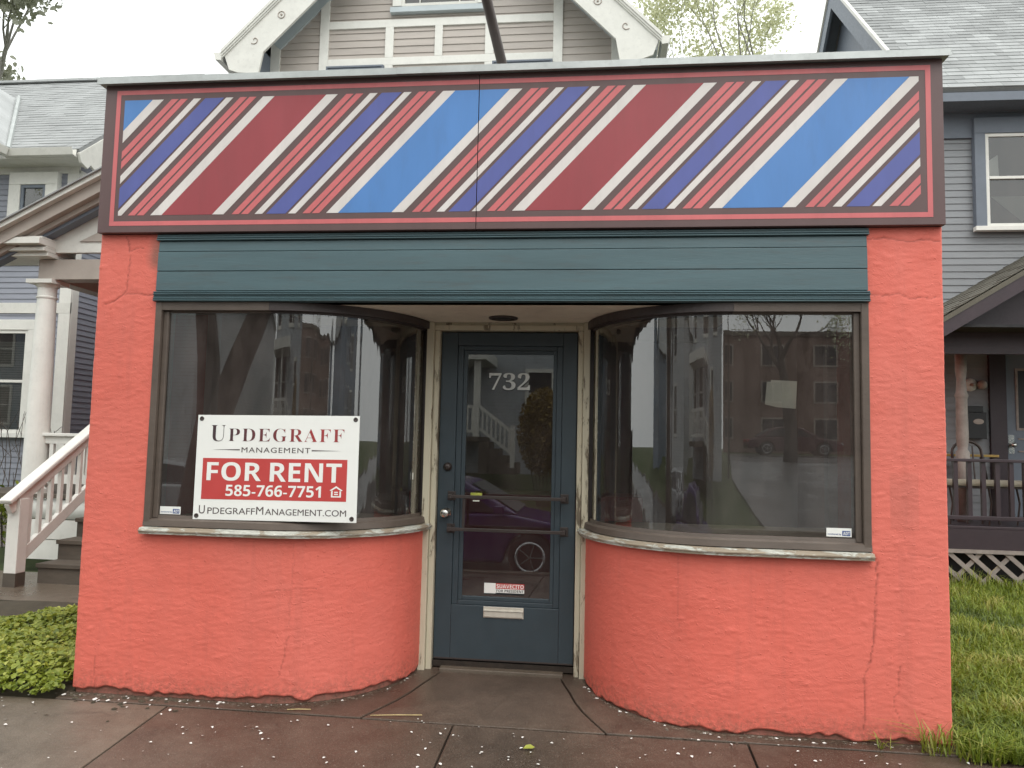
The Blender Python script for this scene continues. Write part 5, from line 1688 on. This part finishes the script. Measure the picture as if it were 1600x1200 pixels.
# litter on the pavement
n = 420
px = RNG.uniform(-2.6, 2.7, n); py = -0.02 - 1.35 * RNG.random(n) ** 0.8
cl = RNG.random(n) < 0.25
px[cl] = RNG.choice([-0.25, -0.14, 0.3, 1.0, 1.9, 2.3], cl.sum()) + RNG.normal(0, .12, cl.sum())
P = np.stack([px, py, 0.07 * py + 0.006], 1)
V, Q = leaves(P, RNG.normal(0, .18, (n, 3)) + np.array([0, 0, 1]), RNG.uniform(0.008, 0.018, n), 0.8)
tag(fast_mesh("fallen_petals", V, Q, M['flake']), "scattered tiny white petals on the wet sidewalk", "petals", kind='stuff')
for a, b, lab in (((-0.575, -0.06), (-0.315, -0.018), "pale straw stalk lying on the pavement before the left wall"), ((-1.02, -0.055), (-0.90, -0.035), "short straw stalk close under the left wall")):
    mb = MB(); mb.tube([(a[0], a[1], zwalk(a[1]) + 0.007), ((a[0] + b[0]) / 2, (a[1] + b[1]) / 2 - 0.004, zwalk(a[1]) + 0.011), (b[0], b[1], zwalk(b[1]) + 0.007)], 0.0028, 6)
    tag(mb.build("straw_stalk", M['straw'], smooth=True), lab, "straw")
P = np.array([[0.262, -0.30, 0.07 * -0.30 + 0.010]])
V, Q = leaves(P, np.array([[0.1, -0.2, 1.0]]), np.array([0.055]))
tag(fast_mesh("fallen_leaf", V, Q, M['cover_leaf'], np.array([0.95, 0.95])), "single yellow-green leaf fallen on the sidewalk before the door", "leaf")
# crumbled render and paint flakes along the foot of the wall
def rubble(n, side, seed, spread=0.03, big=0.02):
    rg = np.random.default_rng(seed)
    Pw = wall_points(0.01)
    Pw = Pw[(Pw[:, 1] < 0.72) & (Pw[:, 3] < -0.05)]
    k = rg.integers(0, len(Pw), n)
    off = rg.exponential(spread, n) + 0.004
    X = (Pw[k, 0] + Pw[k, 2] * off) * -side
    Y = Pw[k, 1] + Pw[k, 3] * off
    Z = np.where(Y < 0, 0.07 * Y, 0.045 * Y)
    mb = MB()
    for x, y, z in zip(X, Y, Z):
        s = rg.uniform(0.25, 1.0) * big
        a = rg.uniform(0, math.pi)
        v = []
        for q in range(4):
            t = a + q * math.pi / 2 + rg.uniform(-.4, .4)
            v.append((x + s * math.cos(t) * rg.uniform(.5, 1.2), y + s * .7 * math.sin(t), z + 0.002))
        v.append((x, y, z + s * rg.uniform(.2, .55)))
        mb.add(v, [(0, 1, 4), (1, 2, 4), (2, 3, 4), (3, 0, 4)])
    return mb
mb = MB()
for side, seed in ((-1, 81), (1, 82)):
    r = rubble(260, side, seed, 0.018, 0.014)
    mb.add(r.v, r.f)
rg = np.random.default_rng(90)
tag(mb.build("wall_rubble", M['concrete_pale'], fix=False), "grey crumbs of render along the foot of the coral wall", "rubble", kind='stuff')
mb = MB()
for side, seed in ((-1, 83), (1, 84)):
    r = rubble(30, side, seed, 0.010, 0.016)
    mb.add(r.v, r.f)
for k in range(12):
    r_ = rg.uniform(0, 1)
    x, y = -2.28 + 0.55 * r_, -0.03 - 0.07 * rg.random()
    s = rg.uniform(0.006, 0.018)
    z = zwalk(y) + 0.003
    mb.add([(x - s, y, z), (x, y - s * .6, z), (x + s, y, z + s * .3), (x, y + s * .5, z + s * .4)], [(0, 1, 2, 3)])
tag(mb.build("paint_flakes", M['flake'], fix=False), "white paint flakes along the foot of the coral wall", "flakes", kind='stuff')
mb = rubble(170, -1, 85, 0.05, 0.028)
keep = [i for i, f in enumerate(mb.f) if mb.v[f[0]][0] < -1.55]
mb.f = [mb.f[i] for i in keep]; mb.mi = [0] * len(mb.f)
tag(mb.build("soil_clods", M['soil'], fix=False), "dark soil and leaf litter at the coral wall's left corner", "soil", kind='stuff')

# ------------------------------------------------------------------ trees
def grow(rg, p, d, L, r, depth, segs, tips, spread=0.55, up=0.12, split=(2, 3), shrink=0.74):
    k = 3
    pts = [Vector(p)]
    d = Vector(d).normalized()
    for i in range(k):
        d = (d + Vector(rg.normal(0, 0.09, 3)) + Vector((0, 0, up * 0.3))).normalized()
        pts.append(pts[-1] + d * L / k)
    r1 = r * 0.72
    segs.append((pts, [r + (r1 - r) * i / k for i in range(k + 1)], depth))
    if depth <= 2:
        for q in pts[1:]:
            tips.append((tuple(q), tuple(d)))
    if depth == 0:
        return
    for c in range(rg.integers(split[0], split[1] + 1)):
        a = rg.uniform(0, 2 * math.pi)
        s = d.orthogonal().normalized()
        s = Matrix.Rotation(a, 3, d) @ s
        nd = (d + s * rg.uniform(0.35, 1.0) * spread * 1.6 + Vector((0, 0, up))).normalized()
        st = pts[-1] if c < 2 else pts[rg.integers(1, k + 1)]
        grow(rg, st, nd, L * rg.uniform(shrink - .1, shrink + .1), r1 * rg.uniform(0.6, 0.85), depth - 1, segs, tips, spread, up, split, shrink)

def tree(name, loc, trunk, L, r, depth, seed, leafmat, leafn, leafsize, spread_leaf, label, group=None, bark='bark', starts=None, **kw):
    rg = np.random.default_rng(seed)
    t = thing(name, loc, label, "tree", group)
    segs, tips = [], []
    tb_ = MB()
    tb_.tube(trunk, [r * (1.25 - 0.35 * i / (len(trunk) - 1)) for i in range(len(trunk))], 12)
    for p, d, l_, rr_ in (starts or [(trunk[-1], Vector(trunk[-1]) - Vector(trunk[-2]), L, r * 0.85)]):
        grow(rg, p, d, l_, rr_, depth, segs, tips, **kw)
    tb_.build("trunk", M[bark], t, smooth=True)
    lb = MB()
    for pts, rs, dp in segs:
        lb.tube(pts, rs, 7 if dp > 2 else 4, False)
    lb.build("limbs", M[bark], t, smooth=True, fix=False)
    if leafn:
        tp = np.array([q for q, _ in tips])
        k = rg.integers(0, len(tp), leafn)
        P = tp[k] + rg.normal(0, spread_leaf, (leafn, 3))
        V, Q = leaves(P, rg.normal(0, 1, (leafn, 3)) + np.array([0, 0, .5]), rg.uniform(.6, 1.2, leafn) * leafsize, 0.6, rng=rg)
        fast_mesh("crown", V, Q, M[leafmat], np.repeat(rg.random(leafn), 2), parent=t)
    return t

tree("spring_tree", (6.2, 24, 0), [(6.2, 24, -0.2), (6.3, 24, 3), (6.2, 24.1, 6.2)], 3.4, 0.26, 6, 11, 'spring_leaf', 17000, 0.15, 0.28,
     "pale green spring tree rising behind the shop's right half", bark='bark_grey', spread=0.42, up=0.22, shrink=0.80)
tree("grey_leafed_tree", (-19.4, 16, 0), [(-19.4, 16, -0.2), (-19.3, 16, 3), (-19.2, 16, 6.0)], 3.2, 0.3, 6, 23, 'dull_leaf', 30000, 0.24, 0.28,
     "grey-leafed tree at the photo's upper left edge behind the blue house", bark='bark_grey', spread=0.5, up=0.10, shrink=0.80)
# bare stems before the blue house's window
sh_ = thing("bare_shrub", (-6.75, 4.9, 0), "thin bare shrub stems under the blue house's window", "shrub")
for k in range(12):
    rg = np.random.default_rng(300 + k)
    x, y = -7.15 + 0.085 * k, 4.9 + rg.uniform(-.2, .2)
    pts = [(x, y, 0.0)]
    for j in range(5):
        pts.append((pts[-1][0] + rg.normal(0.0, .06), pts[-1][1] + rg.normal(0, .05), pts[-1][2] + rg.uniform(.25, .40)))
    mb = MB(); mb.tube(pts, [0.008, 0.007, 0.006, 0.005, 0.004, 0.002], 5)
    for j in (2, 3, 4):
        q = Vector(pts[j]); mb.tube([q, q + Vector((rg.uniform(-.2, .2), rg.uniform(-.1, .1), .18))], 0.003, 4)
    mb.build("stem", M['bark'], sh_, fix=False)
P = RNG.normal(0, 1, (700, 3)) * np.array([.40, .15, .14]) + np.array([-6.7, 4.9, 0.42])
V, Q = leaves(P, RNG.normal(0, 1, (700, 3)) + np.array([0, 0, .6]), RNG.uniform(.04, .08, 700))
fast_mesh("foliage", V, Q, M['cover_leaf'], np.repeat(RNG.random(700) * .8, 2), parent=sh_)

# ------------------------------------------------------------------ across the street (seen in the window glass)
def car(name, loc, rotz, body, label, kind='sedan'):
    t = thing(name, loc, label, "car", "cars parked across from the shop")
    t.rotation_euler = (0, 0, rotz)
    Lh, W = 2.25, 0.88
    def part(mbuild, nm, mat, parent=t, **k):
        me = mbuild.mesh(nm, mat, (0, 0, 0), k.get('smooth', False)); fix_normals(me)
        o = bpy.data.objects.new(nm, me); COL.objects.link(o); o.parent = parent
        if k.get('bevel'):
            b_ = o.modifiers.new("bevel", 'BEVEL'); b_.width = k['bevel']; b_.segments = 3; b_.limit_method = 'ANGLE'; b_.angle_limit = rad(30)
        return o
    low = [(-2.25, .32), (-2.28, .55), (-2.20, .78), (-1.55, .90), (1.0, .93), (1.75, .80), (2.15, .66), (2.25, .48), (2.22, .28), (1.80, .24)]
    low += [(1.35 + .36 * math.cos(a), .32 + .36 * math.sin(a)) for a in np.linspace(0.2, math.pi - 0.2, 9)]
    low += [(0.95, .22), (-.95, .22)]
    low += [(-1.35 + .36 * math.cos(a), .32 + .36 * math.sin(a)) for a in np.linspace(0.2, math.pi - 0.2, 9)]
    mb = MB(); mb.prism(low, lambda x, z: (x, -W, z), lambda x, z: (x, W, z)); part(mb, "body", M[body], bevel=0.06)
    cab = [(-1.75, .90), (-1.05, 1.36), (-.3, 1.46), (.35, 1.38), (1.15, .92)]
    mb = MB(); mb.prism(cab, lambda x, z: (x, -W + .06 + .30 * (z - .9), z), lambda x, z: (x, W - .06 - .30 * (z - .9), z)); part(mb, "cabin", M[body], bevel=0.05)
    for s in (-1, 1):
        for pl in ([(-1.42, .95), (-.98, 1.29), (-.40, 1.36), (-.40, .95)], [(-.34, .95), (-.34, 1.36), (.28, 1.30), (.85, .95)]):
            mb = MB(); f_ = lambda z: s * (W - .055 - .30 * (z - .9))
            mb.prism(pl, lambda x, z: (x, f_(z), z), lambda x, z: (x, f_(z) + s * .012, z)); part(mb, "side_window", M['black'])
        for x in (-1.35, 1.35):
            mb = MB(); mb.lathe([(.20, -.10), (.30, -.11), (.325, -.06), (.325, .06), (.30, .11), (.20, .10)], (x, s * (W - .09), .325), 28, 'y')
            wh = part(mb, "wheel", M['rubber'], smooth=True)
            mb = MB()
            for k in range(5):
                a = 2 * math.pi * k / 5
                mb.bar((x, s * (W + .018), .325), (x + .20 * math.cos(a), s * (W + .012), .325 + .20 * math.sin(a)), .012, .07, (0, 1, 0))
            ring = [(x + .205 * math.cos(a), s * (W + .012), .325 + .205 * math.sin(a)) for a in np.linspace(0, 2 * math.pi, 25)]
            mb.tube(ring, .022, 6, False); part(mb, "rim", M['alloy'], wh)
        mb = MB(); mb.box(2.10, 2.24, s * .50, s * .82, .56, .68); part(mb, "headlight", M['lamp_clear'], bevel=0.02)
        mb = MB(); mb.box(-2.27, -2.14, s * .52, s * .84, .62, .78); part(mb, "tail_light", M['lamp_red'], bevel=0.02)
        mb = MB(); mb.box(.82, .98, s * (W - .01), s * (W + .14), .93, 1.05); part(mb, "mirror", M[body], bevel=0.02)
    mb = MB(); mb.prism([(.42, 1.335), (1.10, .945), (1.13, .955), (.45, 1.350)], lambda x, z: (x, -W + .20 + .2 * (z - .9), z), lambda x, z: (x, W - .20 - .2 * (z - .9), z)); part(mb, "windscreen", M['black'])
    mb = MB(); mb.prism([(-1.70, .945), (-1.12, 1.325), (-1.14, 1.34), (-1.73, .955)], lambda x, z: (x, -W + .20 + .2 * (z - .9), z), lambda x, z: (x, W - .20 - .2 * (z - .9), z)); part(mb, "rear_window", M['black'])
    return t
car("parked_car", (-1.75, -6.55, -0.545), 0.0, 'purple_car', "purple car at the near kerb, mirrored in the door glass")
car("parked_car", (10.2, -36.0, 1.13), 0.05, 'maroon_car', "dark car far off, mirrored in the right window")
car("parked_car", (-9.6, -12.9, -0.55), math.pi, 'silver_car', "silver car by the far kerb, mirrored in the left window")

def far_house(name, x0, x1, yf, depth, z0, eave, ridge, wallmat, trim, roofmat, label, wins, gable_front=True, group="houses across the street"):
    h = thing(name, ((x0 + x1) / 2, yf, z0), label, "house", group)
    xm = (x0 + x1) / 2
    mb = MB()
    if gable_front:
        mb.prism([(x0, z0 - .5), (x1, z0 - .5), (x1, eave), (xm, ridge), (x0, eave)], lambda x, z: (x, yf, z), lambda x, z: (x, yf - depth, z))
    else:
        mb.prism([(yf, z0 - .5), (yf, eave), (yf - depth / 2, ridge), (yf - depth, eave), (yf - depth, z0 - .5)], lambda y, z: (x0, y, z), lambda y, z: (x1, y, z))
    mb.build("wall", wallmat, h)
    rf = subpart("roof", h)
    ov = 0.4
    if gable_front:
        for s in (-1, 1):
            e = xm + s * ((x1 - x0) / 2 + ov)
            ez = eave - ov * (ridge - eave) / ((x1 - x0) / 2)
            mb = MB(); slope_sheet(mb, (e, yf + ov, ez + .05), (e, yf - depth, ez + .05), (xm, yf - depth, ridge + .08), (xm, yf + ov, ridge + .08), .08 * -s)
            mb.build("slope", roofmat, rf)
            mb = MB(); mb.bar((e, yf + ov, ez - .08), (xm, yf + ov, ridge - .06), .06, .24); mb.build("barge_board", trim, rf)
    else:
        for s in (-1, 1):
            ye = yf - depth / 2 + s * (depth / 2 + ov)
            ez = eave - ov * (ridge - eave) / (depth / 2)
            mb = MB(); slope_sheet(mb, (x0 - .3, ye, ez + .05), (x1 + .3, ye, ez + .05), (x1 + .3, yf - depth / 2, ridge + .08), (x0 - .3, yf - depth / 2, ridge + .08), .08 * s)
            mb.build("slope", roofmat, rf)
        mb = MB(); mb.box(x0 - .3, x1 + .3, yf + ov - .03, yf + ov + .03, eave - .35, eave - .08); mb.build("fascia", trim, rf)
    for wx0, wx1, wz0, wz1 in wins:
        w_ = subpart("window", h)
        mb = MB()
        c = .12
        mb.box(wx0 - c, wx0, yf, yf + .05, wz0 - c, wz1 + c); mb.box(wx1, wx1 + c, yf, yf + .05, wz0 - c, wz1 + c)
        mb.box(wx0, wx1, yf, yf + .05, wz1, wz1 + c); mb.box(wx0, wx1, yf, yf + .06, wz0 - c, wz0)
        mb.box(wx0, wx1, yf, yf + .045, (wz0 + wz1) / 2 - .03, (wz0 + wz1) / 2 + .03)
        mb.build("frame", trim, w_)
        mb = MB(); mb.box(wx0, wx1, yf + .002, yf + .02, wz0, wz1); mb.build("pane", M['black'], w_)
    return h

def siding_far(name, col, h=0.11):
    t = NT(name)
    w = t.n.new("ShaderNodeTexWave")
    w.wave_type = 'BANDS'; w.bands_direction = 'Z'; w.wave_profile = 'SAW'
    w.inputs["Scale"].default_value = 0.314 / h
    t.l.new(t.pos(), w.inputs["Vector"])
    t.base(t.mix(t.ramp(w.outputs["Fac"], [(0.0, 1.0), (0.14, 0.0)]), col, tuple(c * .45 for c in col)))
    t.rough(0.6)
    return t.m
S_grey = siding_far("far_grey_siding", (0.36, 0.39, 0.41))
S_white = siding_far("far_white_siding", (0.52, 0.53, 0.54))
S_blue = siding_far("far_blue_siding", (0.22, 0.27, 0.33))
HA = far_house("far_house", -7.9, 1.4, -19.5, 9, 0.6, 6.4, 9.3, S_grey, M['white_trim'], M['shingle_grey'], "grey house with white porch steps, mirrored in the door glass",
               [(-1.75, -1.0, 2.35, 3.75), (-7.6, -6.7, 2.35, 3.9), (-5.2, -4.3, 2.35, 3.9), (-7.4, -6.5, 4.9, 6.0), (-3.6, -2.7, 4.9, 6.0), (-0.9, 0, 4.9, 6.0)], False)
pa = subpart("porch", HA)
mb = MB(); mb.box(-7.6, -3.0, -19.5, -17.2, 1.45, 1.6); mb.build("deck", M['tread'], pa)
mb = MB(); mb.box(-7.8, -2.8, -19.5, -17.0, 3.9, 4.2); mb.build("porch_roof", M['white_trim'], pa)
for x in (-7.4, -5.2, -3.1):
    mb = MB(); mb.box(x - .09, x + .09, -17.39, -17.21, 1.6, 3.9); mb.build("post", M['white_trim'], pa)
mb = MB(); mb.box(-7.3, -3.2, -17.34, -17.26, 2.45, 2.54); mb.box(-7.3, -3.2, -17.34, -17.26, 1.72, 1.80)
mb.build("handrail", M['white_trim'], pa)
for k in range(26):
    mb = MB(); mb.box(-7.25 + k * .16, -7.19 + k * .16, -17.33, -17.27, 1.8005, 2.4495); mb.build("baluster", M['white_trim'], pa)
for k in range(4):
    mb = MB(); mb.box(-3.0 + k * .28, -2.70 + k * .28, -18.4, -17.2, .5, 1.45 - k * .2); mb.build("step", M['tread'], pa)
mb = MB(); mb.bar((-3.0, -17.22, 2.5), (-2.0, -17.22, 1.75), .07, .09); mb.build("stair_handrail", M['white_trim'], pa)
mb = MB(); mb.bar((-3.0, -17.22, 1.85), (-2.0, -17.22, 1.10), .06, .08); mb.build("stair_lower_rail", M['white_trim'], pa)
for k in range(7):
    x = -2.9 + k * .135
    mb = MB(); mb.box(x - .025, x + .025, -17.25, -17.19, 1.80 - k * .10, 2.42 - k * .10); mb.build("stair_baluster", M['white_trim'], pa)
mb = MB(); mb.box(-2.05, -1.92, -17.29, -17.15, .7, 1.95); mb.build("stair_newel", M['white_trim'], pa)
far_house("far_house", -19.5, -12.0, -18.5, 11, 0.5, 6.6, 10.6, S_white, M['white_trim'], M['shingle_grey'], "white gabled house across the street, mirrored in the bent glass",
          [(-18.2, -17.2, 1.9, 3.6), (-14.4, -13.4, 1.9, 3.6), (-18.0, -17.0, 4.7, 6.2), (-14.5, -13.5, 4.7, 6.2), (-16.2, -15.3, 7.4, 8.7)])
far_house("far_house", 19.0, 26.5, -18.5, 11, 0.5, 6.6, 10.8, S_blue, M['white_trim'], M['shingle_grey'], "blue gabled house beyond the side street, mirrored in the bent glass",
          [(20.2, 21.2, 1.9, 3.6), (24.0, 25.0, 1.9, 3.6), (20.4, 21.4, 4.7, 6.2), (24.0, 25.0, 4.7, 6.2), (22.2, 23.2, 7.4, 8.7)])
far_house("far_house", -34, -26, -19, 11, 0.5, 6.4, 10.2, S_blue, M['white_trim'], M['shingle_grey'], "second blue gabled house far down the street, mirrored faintly in the bent glass",
          [(-32.6, -31.6, 1.9, 3.6), (-28.6, -27.6, 1.9, 3.6), (-32.4, -31.4, 4.7, 6.2), (-28.6, -27.6, 4.7, 6.2)])
AB = thing("apartment_block", (16, -50, 1.1), "brick apartment block far off, mirrored in the right window", "building")
mb = MB(); mb.box(3, 32, -62, -50, 0.5, 9.2); mb.build("wall", M['brick'], AB)
mb = MB(); mb.box(2.8, 32.2, -62, -49.8, 9.2, 9.5); mb.build("parapet", M['concrete_pale'], AB)
for i in range(8):
    for j in range(3):
        x, z = 4.6 + i * 3.5, 2.2 + j * 2.5
        w_ = subpart("window", AB)
        mb = MB(); mb.box(x - .1, x + 1.5, -49.99, -49.92, z - .1, z + 1.4); mb.build("frame", M['taupe_trim'], w_)
        for q in (0, 1):
            mb = MB(); mb.box(x + q * .72, x + q * .72 + .66, -49.915, -49.90, z, z + 1.3); mb.build("pane", M['black'], w_)
# street trees
tree("street_tree", (-4.35, -5.02, -0.4), [(-4.42, -5.02, -0.5), (-4.36, -5.02, 0.6), (-4.22, -5.02, 1.62)], 2.6, 0.21, 6, 41, 'spring_leaf', 4000, 0.07, 0.22,
     "leaning forked street tree, mirrored in the left window", spread=0.42, up=0.18, shrink=0.80,
     starts=[((-4.20, -5.02, 1.5), Vector((0.50, 0.0, 1)), 2.9, 0.165), ((-4.27, -5.02, 1.5), Vector((-0.06, -0.05, 1)), 2.7, 0.15)])
tree("bare_tree", (7.0, -23, 1), [(7.0, -23, .8), (7.05, -23, 2.0), (6.9, -23, 3.2)], 1.25, 0.20, 7, 43, 'spring_leaf', 2500, 0.09, 0.2,
     "bare branching tree across the way, mirrored in the right window", bark='bark', spread=0.55, up=0.15, shrink=0.78)
tree("yard_tree", (-24.2, -17, 1), [(-24.2, -17, 0), (-24.2, -17, 2), (-24.1, -17, 3.8)], 2.8, 0.24, 6, 47, 'spring_leaf', 9000, 0.12, 0.25,
     "leafy yard tree between white and blue houses across the street", spread=0.5, up=0.15, shrink=0.78)
tree("bare_tree", (11.5, -29, 1), [(11.5, -29, .8), (11.4, -29, 2.2), (11.6, -29, 3.6)], 1.5, 0.22, 7, 53, 'spring_leaf', 5000, 0.10, 0.25,
     "budding tree before the brick block, mirrored in the right window", bark='bark', spread=0.55, up=0.12, shrink=0.78)
tree("bare_tree", (3.6, -20, 1), [(3.6, -20, .5), (3.7, -20, 2.4), (3.6, -20, 3.8)], 2.4, 0.2, 6, 59, 'amber_leaf', 5000, 0.10, 0.25,
     "bronze-leafed tree by the side street, mirrored in the right window's bent glass", bark='bark', spread=0.5, up=0.15, shrink=0.78)
bs = thing("amber_bush", (-0.9, -15.8, 0.5), "amber-leafed bush mirrored in the door glass", "bush")
P = RNG.normal(0, 1, (5000, 3)); P /= np.linalg.norm(P, axis=1, keepdims=True)
P = P * (RNG.random((5000, 1)) ** .4) * np.array([.75, .7, 1.25]) + np.array([-0.95, -15.8, 1.75])
V, Q = leaves(P, RNG.normal(0, 1, (5000, 3)), RNG.uniform(.07, .14, 5000))
fast_mesh("foliage", V, Q, M['amber_leaf'], np.repeat(RNG.random(5000), 2), parent=bs)
mb = MB()
for k in range(7):
    mb.tube([(-0.95 + .05 * (k - 3), -15.8, -.3), (-0.95 + .16 * (k - 3), -15.8, 1.4)], .02, 5)
tag(mb.build("stems", M['bark'], bs, fix=False), kind='stuff')
